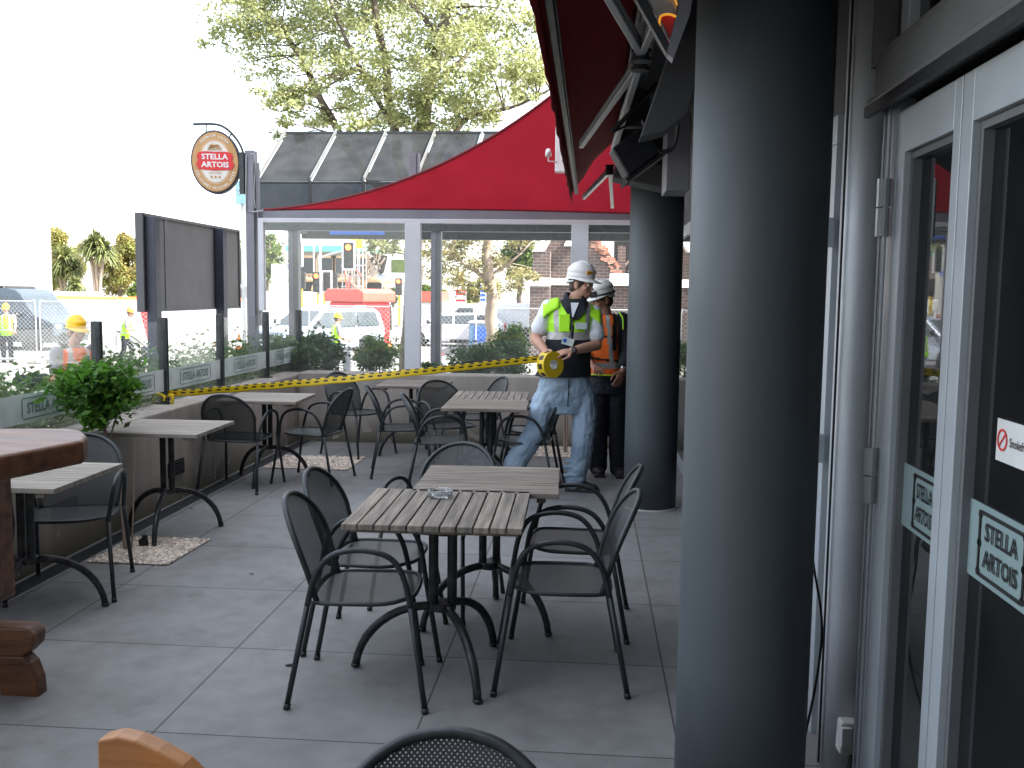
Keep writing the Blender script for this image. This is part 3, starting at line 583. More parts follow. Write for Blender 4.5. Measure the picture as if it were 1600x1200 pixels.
# ------------------------------------------------------------------ shelter behind the screen
SHY = 12.9
sh = thing('glass_shelter', 'dark tinted glass canopy shelter with slanted ribbed roof behind the glass screen', 'shelter', (-3, SHY, PAVE))
xr = [gy(x, 282, SHY-.6).x for x in (402, 486, 569, 650, 730, 810, 890)]
z0, z1 = gy(500, 283, SHY-.6).z, gy(500, 209, SHY+.3).z; ya, yb = SHY-.6, SHY+.3
b = MB()
for a, c_ in zip(xr[:-1], xr[1:]): b.prism([(a+.02, ya, z0), (c_-.02, ya, z0), (c_+.06, yb, z1), (a+.12, yb, z1)], (0, .0, .012))
b.build('roof_glazing', 'smoke', sh)
b = MB()
for a, c_ in zip(xr[:-1], xr[1:]): b.b2((a+.02, ya, 2.50), (c_-.02, ya+.012, z0-.02))
b.build('side_glazing', 'smoke', sh)
for a in xr:
    b = MB(); b.prism([(a-.012, ya-.02, z0), (a+.010, ya-.02, z0), (a+.110, yb, z1+.02), (a+.088, yb, z1+.02)], (0, 0, .05)); b.prism([(a-.03, ya-.02, 2.45), (a+.015, ya-.02, 2.45), (a+.015, ya-.02, z0), (a-.03, ya-.02, z0)], (0, .06, 0), 1); b.build('rib', ['alu_shade', 'black'], sh)
b = MB(); b.b2((xr[0], ya-.03, 2.36), (xr[-1]+3, ya+.08, 2.50)); b.b2((xr[0], ya, z0-.03), (xr[-1]+.05, ya+.06, z0-.001)); b.b2((xr[0]+.1, yb-.02, z1-.0), (xr[-1]+.15, yb+.03, z1+.03)); b.b2((xr[0], SHY+1.3, 2.36), (xr[-1]+3, SHY+1.4, 2.50)); b.b2((xr[0], ya+.08, 2.42), (xr[0]+.1, SHY+1.3, 2.5)); b.build('beam', 'metal_dark', sh)
for x in (gy(479, 400, SHY).x, gy(692, 400, SHY).x, gy(905, 400, SHY).x):
    b = MB(); b.b2((x-.065, SHY-.6, PAVE), (x+.0, SHY-.46, 2.36)); b.b2((x+.002, SHY-.59, PAVE), (x+.065, SHY-.47, 2.36), 1); b.build('post', ['grey_frame', 'alu_shade'], sh)
b = MB(); b.b2((gy(515, 350, SHY+1.2).x, SHY+1.2, 2.42), (gy(600, 350, SHY+1.2).x, SHY+1.22, 2.5)); b.build('blue_banner', 'blue', sh)

# ------------------------------------------------------------------ billboard
bb = thing('billboard', 'dark grey back of a billboard on two navy posts beyond the balustrade', 'billboard', (-4.6, 10.7, PAVE))
b = MB(); b.b2((-4.62, 9.43, 1.36), (-4.57, 12.08, 2.315)); b.build('panel', 'board', bb)
b = MB()
for (y0, y1, za, zb) in ((9.41, 12.10, 2.315, 2.345), (9.41, 12.10, 1.335, 1.36), (9.40, 9.43, 1.335, 2.345), (12.08, 12.11, 1.335, 2.345)): b.b2((-4.63, y0, za), (-4.55, y1, zb))
b.b2((-4.568, 9.93, 1.36), (-4.562, 9.99, 2.315)); b.build('edge_frame', 'board', bb)
for (px, t_) in ((240, 0), (346, 1)):
    p = gx(px, 420, -4.5); b = MB(); b.b2((-4.555, p.y-.06, PAVE), (-4.45, p.y+.06, 2.31)); b.build('post', 'boardpost', bb, bevel=.004)

# ------------------------------------------------------------------ shade sail
A_, B_, C_ = gy(412, 328, 9.5), gy(1050, 336, 9.5), gy(900, 118, 8.7)
ss = thing('shade_sail', 'bright red triangular shade sail stretched from the grey post across the glass screen', 'shade sail', A_)
n = 26; vs = []; idx = {}
def inb(a, b_, s, k): return None
for i in range(n+1):
    for j in range(n+1-i):
        u, v_ = i/n, j/n; w_ = 1-u-v_
        p = A_*w_+B_*u+C_*v_; cen = (A_+B_+C_)/3
        e = 4*v_*w_*.115+4*u*w_*.012+4*u*v_*.05   # edges hollow towards the middle
        p = p+(cen-p)*e*0 + (Vector((.42, 0, -.9))*(4*v_*w_*(1-u)**3)*.27) + Vector((0, 0, 1))*(4*u*w_*(1-v_)**4*.03) + Vector((0, 0, -.10))*(27*u*v_*w_)
        idx[(i, j)] = len(vs); vs.append(p)
fs = []
for i in range(n):
    for j in range(n-i):
        fs.append((idx[(i, j)], idx[(i+1, j)], idx[(i, j+1)]))
        if j < n-i-1: fs.append((idx[(i+1, j)], idx[(i+1, j+1)], idx[(i, j+1)]))
b = MB(); b.add(vs, fs); b.build('cloth', 'red_cloth', ss, smooth=True)
b = MB(); b.tube([vs[idx[(0, j)]] for j in range(n+1)], .013, 6); b.tube([vs[idx[(i, 0)]] for i in range(n+1)], .011, 6); b.tube([vs[idx[(i, n-i)]] for i in range(n+1)], .011, 6); b.build('hem', 'maroon', ss)
b = MB(); b.tube([A_, gy(398, 331, 9.6)], .006, 6); b.build('shackle', 'galv', ss)

# ------------------------------------------------------------------ building on the right
FX = .85
bu = thing('pub_building', 'pub building on the right with pale door frames, dark glass and overhanging storey', 'building', (3, 3, 0))
b = MB(); b.b2((.30, -7, 3.05), (9, 9.8, 4.9)); b.b2((.30, -7, 4.905), (9, 11.3, 8.6)); b.build('upper_storey', 'render', bu)  # unseen upper tier juts further, shaped to shade the billboard but not shrubs
b = MB(); b.b2((-4.2, -8, 0), (1.2, -2.6, 8.6)); b.build('sky_blocker', 'render', bu)  # unseen mass added behind the camera to block sky light
b = MB(); b.b2((.26, -7, 2.98), (FX+1, 9.78, 3.046)); b.build('soffit', 'soffit', bu)
b = MB()
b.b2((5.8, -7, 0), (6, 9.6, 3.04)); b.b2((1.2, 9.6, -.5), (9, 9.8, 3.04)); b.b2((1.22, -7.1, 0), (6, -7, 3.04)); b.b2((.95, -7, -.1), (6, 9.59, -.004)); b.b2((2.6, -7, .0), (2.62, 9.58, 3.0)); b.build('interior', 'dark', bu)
HB = 2.14
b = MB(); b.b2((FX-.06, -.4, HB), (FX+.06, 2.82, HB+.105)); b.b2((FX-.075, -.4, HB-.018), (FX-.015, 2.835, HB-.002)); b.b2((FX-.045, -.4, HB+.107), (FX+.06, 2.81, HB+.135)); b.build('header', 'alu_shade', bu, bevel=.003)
b = MB(); b.b2((FX-.078, -.4, HB-.05), (FX-.062, 2.85, HB-.02)); b.b2((FX-.06, -.4, HB-.035), (FX-.02, 2.83, HB-.02)); b.build('seal_strip', 'black', bu)
for y in (2.76, 2.24, 1.72, 1.2): b = MB(); b.b2((FX-.015, y-.065, HB+.137), (FX+.05, y, 2.979)); b.build('transom_mullion', 'alu', bu, bevel=.003)
b = MB(); b.b2((FX+.012, -.4, HB+.138), (FX+.02, 2.69, 2.978)); b.build('transom_glass', 'doorglass', bu)
DT = HB-.055
def door(y0, y1, label=None, rx=FX):
    sw = .062; so_ = .045; a0, a1 = y0+so_, y1-sw
    b = MB(); b.b2((rx-.015, a1, .02), (rx+.03, y1, DT)); b.b2((rx-.015, y0, .02), (rx+.03, a0, DT))
    b.b2((rx-.015, a0, DT-.115), (rx+.03, a1, DT)); b.b2((rx-.015, a0, .02), (rx+.03, a1, .14))
    d_ = b.build('door', 'alu', bu, bevel=.002)
    if label: d_['label'] = label
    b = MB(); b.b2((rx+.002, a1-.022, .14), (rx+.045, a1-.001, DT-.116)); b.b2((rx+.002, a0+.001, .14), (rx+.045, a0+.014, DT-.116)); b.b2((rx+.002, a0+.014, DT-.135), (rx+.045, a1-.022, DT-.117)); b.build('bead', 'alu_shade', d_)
    b = MB(); b.b2((rx+.026, a0+.014, .14), (rx+.031, a1-.022, DT-.135)); b.build('pane', 'doorglass', d_)
    return d_, a0+.014, a1-.022
for (y0, y1, lb) in ((2.283, 2.735, 'narrow glass door leaf beside the silver column'), (1.62, 2.277, 'glass door leaf with smokefree sticker at the right edge'), (.95, 1.61, None), (.28, .94, None)):
    d_, a0, a1 = door(y0, y1, lb)
    X = FX+.022; z0, z1 = .957, 1.13; zc_ = (z0+z1)/2
    b = MB(); b.b2((X-.001, a0, z0), (X+.002, a1, z1)); b.build('frosted_band', 'frost_door', d_)
    nar = bool(lb) and 'narrow' in lb; ym = gx(1444, 790, FX+.02).y if nar else (gx(1565, 840, FX+.02).y if lb else (a0+a1)/2); hw = .075 if nar else .105; b = MB(); X -= .003
    for (p0, p1, q0, q1) in ((ym-hw, ym+hw, z0+.013, z0+.021), (ym-hw, ym+hw, z1-.021, z1-.013), (ym-hw-.008, ym-hw, z0+.025, z1-.025), (ym+hw, ym+hw+.008, z0+.025, z1-.025)): b.b2((X-.001, p0, q0), (X+.001, p1, q1))
    for sy in (-1, 1):
        for zz in (z0+.022, zc_, z1-.022): b.disc((X, ym+sy*hw*1.03, zz), 0, .009, (1, 0, 0), .002, 10)
    text(b, 'STELLA', (X-.0015, ym, zc_+.032), (0, -1, 0), Z3, w=hw*1.5, h=.041, bold=.02); text(b, 'ARTOIS', (X-.0015, ym, zc_-.028), (0, -1, 0), Z3, w=hw*1.6, h=.041, bold=.02)
    b.build('band_lettering', 'slot', d_)
    if lb and 'smokefree' in lb:
        zz = 1.286; yb_ = gx(1560, 665, X).y; b = MB(); b.b2((X-.002, yb_-.27, 1.240), (X+.001, yb_, 1.329)); b.build('notice', 'offwhite', d_)
        b = MB(); c = Vector((X-.0035, yb_-.030, zz)); b.disc(c, .019, .0235, (1, 0, 0), .001, 22); b.box(c, (.001, .004, .042), Matrix.Rotation(R(45), 3, 'X')); b.build('prohibition_ring', 'red', d_)
        b = MB(); text(b, 'Smokefree', (X-.0035, yb_-.108, zz), (0, -1, 0), Z3, w=.085, h=.019, bold=.01); b.build('notice_lettering', 'black', d_)
b = MB(); b.tube([(FX-.032, 2.762, .03), (FX-.032, 2.762, DT+.03)], .008, 8); b.tube([(FX-.036, 2.79, .03), (FX-.036, 2.79, DT+.03)], .004, 8)
for z in (1.07, 1.83): b.tube([(FX-.036, 2.768, z-.08), (FX-.036, 2.768, z-.002)], .019, 12); b.tube([(FX-.036, 2.768, z+.002), (FX-.036, 2.768, z+.08)], .019, 12)
b.build('hinge_rod', 'hinge', bu, smooth=False)
b = MB(); b.b2((FX-.015, 2.738, .0), (FX+.03, 2.83, DT+.04)); b.build('door_jamb', 'alu', bu, bevel=.002)
# glazing beyond the silver column
b = MB(); b.b2((FX+.0, 3.44, 0.05), (FX+.008, 9.6, 2.10)); b.build('shopfront_glass', 'doorglass', bu)
b = MB(); b.b2((FX-.02, 3.385, 0), (FX+.05, 3.44, 2.10)); b.b2((FX-.006, 6.4, 0), (FX+.05, 6.46, 2.10)); b.b2((FX-.02, 9.55, 0), (FX+.05, 9.61, 2.10))
b.b2((FX-.02, 3.385, 2.102), (FX+.05, 9.61, 2.2)); b.b2((FX-.006, 3.44, .0), (FX+.05, 9.55, .10)); b.build('shopfront_frame', 'alu', bu, bevel=.002)
for z in (1.05, 1.80): b = MB(); b.b2((FX-.045, 3.36, z-.05), (FX-.021, 3.384, z+.05)); b.build('door_hinge', 'hinge', bu)
b = MB(); b.b2((FX+.0, 3.385, 2.202), (FX+.1, 9.7, 2.979)); b.b2((FX, 2.84, HB+.14), (FX+.1, 3.384, 2.979)); b.build('fascia', 'soffit', bu)
b = MB(); b.b2((FX+.01, 9.72, -.4), (FX+.3, 9.95, 2.979)); b.build('end_wall', 'render', bu)

# columns
def column(label, x, y, r, m, top=3.0, name='round_column'):
    c = thing(name, label, 'column', (x, y, 0)); b = MB(); b.tube([(x, y, 0), (x, y, .5), (x, y, 1.5), (x, y, top)], r, 64); b.build('shaft', m, c, smooth=True).data.polygons[0].use_smooth = True
    return c
def fix_caps(o):
    for p in o.data.polygons:
        if len(p.vertices) > 4: p.use_smooth = False
for lab, x, y, r in (('massive dark blue-grey round column in the right foreground', .478, 2.80, .192), ('dark blue-grey round column farther back behind the second worker', .475, 7.06, .195)):
    c = column(lab, x, y, r, 'col'); fix_caps(c.children[0])
    b = MB(); rs_ = random.Random(int(y*10))
    for k in range(7):
        a = rs_.uniform(-2.9, -.6); z = rs_.uniform(.05, 2.2)**1.0; e = rs_.uniform(.001, .0028); pt = Vector((x+(r+.0004)*math.cos(a), y+(r+.0004)*math.sin(a), z)); tg = Vector((-math.sin(a), math.cos(a), 0)); b.add([pt+tg*e, pt+Z3*e*rs_.uniform(.6, 2.5), pt-tg*e*rs_.uniform(.5, 1.2), pt-Z3*e], [(0, 1, 2, 3)])
    o_ = b.build('paint_chips', 'alu_shade', c)
    b = MB(); b.disc((x, y, .004), r-.01, r+.012, Z3, .010, 48); b.build('base_seal', 'offwhite', c)
c = column('silver metallic round column beside the narrow glass door', .905, 3.17, .103, 'silver'); fix_caps(c.children[0])
b = MB(); b.tube([(.798, 3.13, .02), (.798, 3.13, 2.95)], .004, 6); b.build('pipe_trim', 'black', c)
# power box on silver column
p = gy(1330, 1152, 3.04); pb = thing('power_outlet', 'white weatherproof power outlet low on the silver column', 'power outlet', (p.x, 3.05, p.z))
b = MB(); b.box((p.x, 3.05, p.z), (.082, .06, .108), taper=.92); b.build('housing', 'offwhite', pb, bevel=.009); b = MB(); b.box((p.x-.022, 3.017, p.z+.01), (.036, .014, .064), Matrix.Rotation(.2, 3, 'Z')); b.build('flap', 'white', pb, bevel=.003)
b = MB(); b.tube(smooth_curve([(p.x, 3.03, p.z-.055), (p.x-.01, 3.01, p.z-.08), (p.x-.03, 2.98, p.z-.12), (p.x-.05, 2.96, 0)], 5), .007, 6); b.build('plug_lead', 'black', pb)
# dangling cable behind big column
cb = [gy(x, y, Y) for x, y, Y in ((1303, -20, 3.3), (1292, 300, 3.2), (1282, 560, 3.1), (1271, 700, 3.05), (1268, 850, 3.0), (1284, 970, 2.96), (1276, 1060, 2.92), (1256, 1160, 2.85), (1246, 1230, 2.82))]
b = MB(); b.tube(smooth_curve(cb, 8), .004, 6); tag(b.build('hanging_cable', 'black'), 'long thin black cable dangling down between the big column and the silver column', 'cable')

# ------------------------------------------------------------------ awning with folding arms, floodlight, sign box
aw = thing('folding_awning', 'dark red folding-arm awning pulled half out above the right side of the patio', 'awning', (0, 4, 2.5))
prof = [(-.165, 2.44), (-.08, 2.56), (.0, 2.70), (.15, 2.84), (.30, 2.955)]
b = MB(); ny = 34
ys = [1.6+(8.15-1.6)*i/ny for i in range(ny+1)]
rings = []
for i, y in enumerate(ys):
    row = []
    for j, (x, z) in enumerate(prof): row.append(Vector((x, y, z+(.008*math.sin(y*5+j) if j else 0))))
    rings.append(row)
vs = [p for r in rings for p in r]; k = len(prof); fs = [(i*k+j, i*k+j+1, (i+1)*k+j+1, (i+1)*k+j) for i in range(ny) for j in range(k-1)]
vs2 = len(vs)
vs += [Vector((-.168, y, 2.44)) for y in ys]+[Vector((-.176+.004*math.sin(y*21), y, 2.375-.004*y+.012*math.sin(y*9.)+.006*math.sin(y*31))) for y in ys]
fs += [(vs2+i, vs2+i+1, vs2+ny+2+i, vs2+ny+1+i) for i in range(ny)]
b.add(vs, fs); o = b.build('canopy', 'awning', aw, smooth=True); so_ = o.modifiers.new('s', 'SOLIDIFY'); so_.thickness = .004
b = MB(); b.b2((-.148, 1.6, 2.41), (-.122, 8.12, 2.445)); b.b2((-.120, 1.6, 2.415), (-.114, 8.12, 2.43), 1); b.build('front_bar', ['black', 'metal_dark'], aw, bevel=.006)
b = MB(); b.b2((.17, 1.4, 2.76), (.29, 8.3, 2.95)); b.build('cassette', 'metal_dark', aw, bevel=.01)
def arm(p0, el, p1, nm='arm'):
    a = MB(); 
    for q0, q1 in ((p0, el), (el, p1)):
        q0, q1 = Vector(q0), Vector(q1); t = (q1-q0).normalized(); s = t.cross(Z3).normalized(); up = s.cross(t)
        for o_ in (-.012, .012): 
            a.loft([[q+s*x+up*(z+o_) for x, z in ((-.013, -.009), (.013, -.009), (.013, .009), (-.013, .009))] for q in (q0, q1)])
    o1 = a.build(nm, 'galv', aw, bevel=.004)
    j = MB(); el = Vector(el)
    for z in (-.03, -.015, 0, .015, .03): j.disc(el+Vector((0, 0, z)), 0, .034 if abs(z) != .015 else .027, Z3, .013, 18)
    j.build('elbow', 'metal_dark', o1); return o1
def ext(p, q, k): return p+(q-p)*k
e1, e2 = gy(1002, 80, 3.45), gy(1000, 95, 3.60)
arm(ext(e1, gy(957, 0, 2.8), 1.9), e1, ext(e1, gy(1037, 0, 2.8), 1.9)); arm(gy(908, 226, 5.25), e2, gy(958, 236, 5.1))
arm(gy(912, 308, 8.0), gy(953, 266, 6.9), gy(957, 322, 8.1))
# support bracket boxes
for y in (2.35, 3.5, 5.7, 6.95): b = MB(); b.b2((.16, y-.05, 2.55), (.32, y+.05, 2.757)); b.build('wall_bracket', 'metal_dark', aw, bevel=.006)
# angled arm plate from ceiling to column
b = MB(); P = [gy(x, y, 3.25) for x, y in ((1095, -40), (1130, -40), (1075, 175), (1040, 205), (1000, 215), (1022, 150), (1052, 60))]; b.prism(P, (0, .12, 0)); b.build('gusset_plate', 'soffit', aw, bevel=.004)
# floodlight
fl = thing('floodlight', 'black floodlight hanging beneath the awning beside the far column', 'floodlight', gy(990, 245, 4.2))
c = gy(990, 240, 4.2); rt = Matrix.Rotation(R(-38), 3, 'Y') @ Matrix.Rotation(R(12), 3, 'Z')
b = MB(); b.box(c, (.19, .10, .14), rt, taper=.8); b.build('housing', 'black', fl, bevel=.008)
b = MB(); b.box(c+rt @ Vector((0, 0, -.08)), (.23, .13, .014), rt); b.build('visor', 'black', fl)
b = MB(); b.tube([c+rt @ Vector((.11, 0, .0)), c+rt @ Vector((.12, 0, .10)), c+rt @ Vector((-.02, 0, .13)), c+Vector((.1, .0, .30))], .012, 6); b.build('yoke', 'black', fl)
b = MB(); b.tube(smooth_curve([gy(1030, 238, 4.1), gy(1050, 232, 4.1), gy(1058, 205, 4.1), gy(1058, 175, 4.1), gy(1051, 155, 4.1)], 6), .010, 7); b.tube([gy(1048, 158, 4.1), gy(1062, 130, 4.1)], .012, 6); b.build('cable_loop', 'black', fl)
# speaker/ heater boxes behind
hb = thing('metal_box', 'grey metal equipment box fixed above the far column', 'box', gy(1050, 250, 5.2)); b = MB(); b.b2(tuple(gy(1040, 298, 5.2)), tuple(gy(1072, 190, 5.5))); b.build('casing', 'grey_frame', hb, bevel=.006)
b = MB(); c = gy(1010, 275, 6.3); b.box(c, (.42, .3, .14), Matrix.Rotation(R(12), 3, 'Y')); b.build('duct', 'soffit', hb, bevel=.01)
# lit sign hanging in the top corner
sp0 = [gy(1000, -30, 2.6), gy(1072, -30, 2.6), gy(1060, 20, 2.6), gy(1042, 88, 2.6)]
rs = thing('lit_sign', 'shiny red and gold lit sign panel at the top edge beneath the awning', 'sign', sp0[3])
b = MB(); b.prism([gy(1000, -30, 2.6), gy(1066, -30, 2.6), gy(1060, 5, 2.6), gy(1047, 65, 2.6)], (0, .02, 0)); b.build('face', mat('brushed_sign', (.55, .53, .5), .2, .6, .3, 12), rs)
b = MB(); b.prism([gy(1030, 25, 2.595), gy(1056, 22, 2.595), gy(1047, 60, 2.595)], (0, -.004, 0)); b.build('red_field', 'red', rs)
b = MB(); b.tube(smooth_curve([gy(1030, 42, 2.585), gy(1032, 26, 2.585), gy(1045, 22, 2.585), gy(1057, 26, 2.585)], 4), .0035, 5); b.tube(smooth_curve([gy(1036, -10, 2.585), gy(1052, -4, 2.585), gy(1058, 8, 2.585)], 4), .0025, 5); b.build('gold_trim', emit('neon_orange', (1, .45, .05), .12), rs)
b = MB(); b.prism([gy(1068, -30, 2.58), gy(1086, -30, 2.58), gy(1078, 22, 2.58), gy(1052, 92, 2.58), gy(1042, 82, 2.58), gy(1062, 5, 2.58)], (0, .05, 0)); b.build('side_frame', 'grey_frame', rs); b = MB(); b.prism([gy(978, -30, 2.58), gy(996, -30, 2.58), gy(1044, 66, 2.58), (gy(1042, 84, 2.58))], (0, .04, 0)); b.build('lower_frame', 'metal_dark', rs)
# white box with spotlight on the sail side
wbx = thing('white_wall_box', 'white box with small white security light hanging behind the awning edge', 'box', gy(882, 230, 8.0))
b = MB(); b.b2(tuple(gy(867, 268, 8.0)), tuple(gy(910, 190, 8.12))); b.build('casing', 'white', wbx, bevel=.005)
b = MB(); c = gy(857, 242, 7.98); b.tube([c, c+Vector((.0, -.05, .03))], [.028, .02], 10); b.tube([c, c+Vector((0, 0, -.05)), c+Vector((.07, .02, -.055))], .007, 6); b.build('security_light', 'white', wbx, smooth=True)

# ------------------------------------------------------------------ chairs
def make_chair():
    t = thing('mesh_armchair', 'x', 'chair')
    # perforated backrest
    H0, H1 = .405, .775
    def bw(z): u = (z-H0)/(H1-H0); return .192+.022*math.sin(min(1, u*1.3)*math.pi/2) if u < .45 else (.2135)*math.sqrt(max(0, 1-((u-.45)/.55)**2.3))
    def by(z, x): u = (z-H0)/(H1-H0); return -.185-.105*u-.03*u*u+.028*(abs(x)/.21)**2
    rows = []; nz, nx = 16, 12
    for i in range(nz+1):
        z = H0+(H1-H0)*(1-(1-i/nz)**1.35)-.0005; wd = max(.012, bw(z)); rows.append([(wd*(2*j/nx-1), by(z, wd*(2*j/nx-1)), z) for j in range(nx+1)])
    vs = [p for r in rows for p in r]; fs = [(i*(nx+1)+j, i*(nx+1)+j+1, (i+1)*(nx+1)+j+1, (i+1)*(nx+1)+j) for i in range(nz) for j in range(nx)]
    b = MB(); b.add(vs, fs); b.build('backrest', 'perf_back', t, smooth=True)
    edge = [rows[i][0] for i in range(nz)]+[(0, rows[nz][0][1], H1)]+[rows[i][-1] for i in range(nz-1, -1, -1)]
    b = MB(); b.tube(smooth_curve(edge, 2), .0115, 8); b.build('back_frame', 'metal_dark', t, smooth=True)
    # seat
    def sz(x, y): return .405+.022*(y/.22)**3*(1 if y > 0 else .2)-.014*(1-(x/.22)**2)*(1-(y/.22)**2)-(.02 if y > .17 else 0)*(y-.17)/.05
    out = []
    for k in range(36):
        a = 2*math.pi*k/36; ca, sa = math.cos(a), math.sin(a); e = .62
        out.append((.218*math.copysign(abs(ca)**e, ca), .205*math.copysign(abs(sa)**(.62 if sa > 0 else .35), sa)+.0))
    vs = []; 
    for r in range(0, 8):
        q = r/7
        for x, y in out: vs.append((x*q*.97, y*q*.97, sz(x*q, y*q)))
    fs = [(r*36+k, r*36+(k+1) % 36, (r+1)*36+(k+1) % 36, (r+1)*36+k) for r in range(1, 7) for k in range(36)]+[(36+k, 36+(k+1) % 36, 0) for k in range(36)]
    b = MB(); b.add(vs, fs); b.build('seat', 'perf_seat', t, smooth=True)
    b = MB(); b.tube([(x, y, sz(x, y)) for x, y in out], .0085, 8, closed=True); b.build('seat_frame', 'metal_dark', t, smooth=True)
    for s in (-1, 1):
        arc = smooth_curve([(s*.222, .200, .40), (s*.240, .175, .52), (s*.247, .125, .595), (s*.250, .02, .622), (s*.247, -.09, .600), (s*.236, -.155, .52), (s*.222, -.19, .40)], 5)
        b = MB(); b.tube(arc, .0115, 8); b.build('armrest', 'metal_dark', t, smooth=True)
        b = MB(); b.tube([(s*.222, .200, .40), (s*.255, .262, .0)], .0112, 8); b.tube([(s*.2545, .261, .0), (s*.2535, .259, .022)], .0135, 8); b.build('leg', 'metal_dark', t, smooth=True)
        b = MB(); b.tube([(s*.222, -.19, .40), (s*.245, -.268, .0)], .0112, 8); b.tube([(s*.2447, -.267, .0), (s*.243, -.263, .022)], .0135, 8); b.build('leg', 'metal_dark', t, smooth=True)
    return t
ch = make_chair(); GC = 'perforated black metal armchairs on the patio'; firstc = [True]
def chair(x, y, deg, label):
    # deg: direction the sitter faces, 0 = +Y, 90 = -X
    if firstc[0]:
        firstc[0] = False; ch.location = (x, y, 0); ch.rotation_euler = (0, 0, R(deg)); tag(ch, label, group=GC); return ch
    return dup(ch, None, (x, y, 0), R(deg), label)
chair(-.86, 3.63, -87, 'dark mesh armchair at the left front corner of the ashtray table, facing right')
chair(-.93, 4.12, -93, 'dark mesh armchair just behind the left front one, its back rim peeping over it')
chair(-.10, 3.84, 93, 'dark mesh armchair at the right front of the ashtray table, facing left')
chair(-.06, 4.45, 88, 'dark mesh armchair at the right of the second foreground table, close to the far column')
chair(-.74, 4.68, 163, 'dark mesh armchair behind the two foreground tables, facing the camera')
chair(-2.68, 4.66, 196, 'dark mesh armchair tucked behind the left near table beside the brown wooden table')
chair(-2.76, 7.30, -4, 'dark mesh armchair with its back to the camera at the far left wall table')
chair(-2.28, 7.68, 82, 'dark mesh armchair facing left towards the far left wall table')
chair(-2.22, 8.98, -122, 'dark mesh armchair standing alone at the back wall, left of the back table')
chair(-1.60, 8.05, -78, 'dark mesh armchair facing right in front of the back wall table')
chair(-1.16, 7.42, -82, 'dark mesh armchair left of the middle pair of tables, facing right')
chair(-1.22, 8.25, -148, 'dark mesh armchair behind the middle pair of tables with broad round back')
chair(-1.08, 8.85, 118, 'dark mesh armchair at the right end of the back wall table')
chair(-.50, 7.55, 86, 'dark mesh armchair right of the middle tables, in front of the two there')
chair(-.47, 8.10, 94, 'dark mesh armchair right of the middle tables, behind the other one by the striding man')
chair(-.235, 1.34, 180, 'dark mesh armchair nearest the camera, only its back rim showing at the bottom edge')
# ------------------------------------------------------------------ slatted tables
TZ = .700
def make_table(m, gap):
    t = thing('slatted_table', 'x', 'table'); W, D = .655, .64
    b = MB(); n = 11; sw = D/n
    for k in range(n): 
        y0 = -D/2+k*sw+gap/2; b.b2((-W/2+random.uniform(-.0015, .0015), y0, TZ-.024), (W/2+random.uniform(-.0015, .0015), y0+sw-gap, TZ))
    b.build('tabletop', m, t, bevel=.003)
    b = MB()
    for x in (-.25, .25): b.b2((x-.02, -D/2+.02, TZ-.046), (x+.02, D/2-.02, TZ-.0245))
    b.b2((-.22, -.03, TZ-.046), (.22, .03, TZ-.0245)); b.build('underframe', m, t)
    for x in (-.036, .036): b = MB(); b.tube([(x, 0, .29), (x, 0, TZ-.050)], .019, 14); b.build('upright', 'worn_metal', t, smooth=False)
    b = MB(); b.b2((-.11, -.04, TZ-.054), (.11, .04, TZ-.0465)); b.build('mounting_plate', 'worn_metal', t)
    b = MB(); b.disc((0, 0, .282), 0, .052, Z3, .034, 20); b.build('hub', 'worn_metal', t, bevel=.006)
    for an in (180, 60, -60):
        dx, dy = math.cos(R(an)), math.sin(R(an)); P = []
        for k in range(11): a = math.pi/2*k/10*.92; rr = .04+.30*math.sin(a)/math.sin(math.pi/2*.92); P.append((dx*rr, dy*rr, .012+.268*(math.cos(a)-math.cos(math.pi/2*.92))/(1-math.cos(math.pi/2*.92))))
        b = MB(); b.tube(P, [.0175]*8+[.016]*3, 10); b.ball(P[-1], (.02, .02, .012), None, 10, 6); b.build('leg', 'worn_metal', t, smooth=True)
    return t
GT = 'square slatted teak tables'
tA = make_table('teak', .0055); tB = make_table('teak_light', .0035)
def put(t, x, y, deg, ped, label, scale=(1, 1, 1)):
    """deg turns the table (0 = slats across), ped = world direction of the three-legged foot"""
    if 'used' not in t: t['used'] = 1; o = t
    else: o = dup(t)
    o.location = (x, y, 0); o.rotation_euler = (0, 0, R(deg)); o.scale = scale
    for c in o.children:
        if c.name.split('.')[0] in ('upright', 'mounting_plate', 'hub', 'leg'): c.rotation_euler = (0, 0, R(ped-deg))
    return tag(o, label, group=GT)
put(tA, -.585, 3.80, 91, 0, 'slatted teak table in the foreground carrying the glass ashtray, slats running away from the camera', (1.02, 1.085, 1))
put(tA, -.455, 4.42, 1.5, 30, 'slatted teak table right behind the ashtray table, slats running across')
put(tA, -.80, 7.42, 2, 10, 'slatted teak table, front one of the middle pair left of the striding man')
put(tA, -.83, 8.07, 92, 40, 'slatted teak table, rear one of the middle pair, slats running away')
put(tA, -1.67, 9.0, 1, 20, 'slatted teak table standing against the back concrete wall')
put(tB, -2.64, 7.58, 2, -30, 'slatted teak table at the far left wall between two chairs')
put(tB, -2.69, 5.82, 1, -20, 'slatted teak table at the left wall just behind the small ball-topped tree')
put(tB, -2.655, 4.22, 1, -25, 'slatted teak table at the left, partly hidden by the brown wooden table')
for o in list(COL.objects):
    if 'used' in o: del o['used']
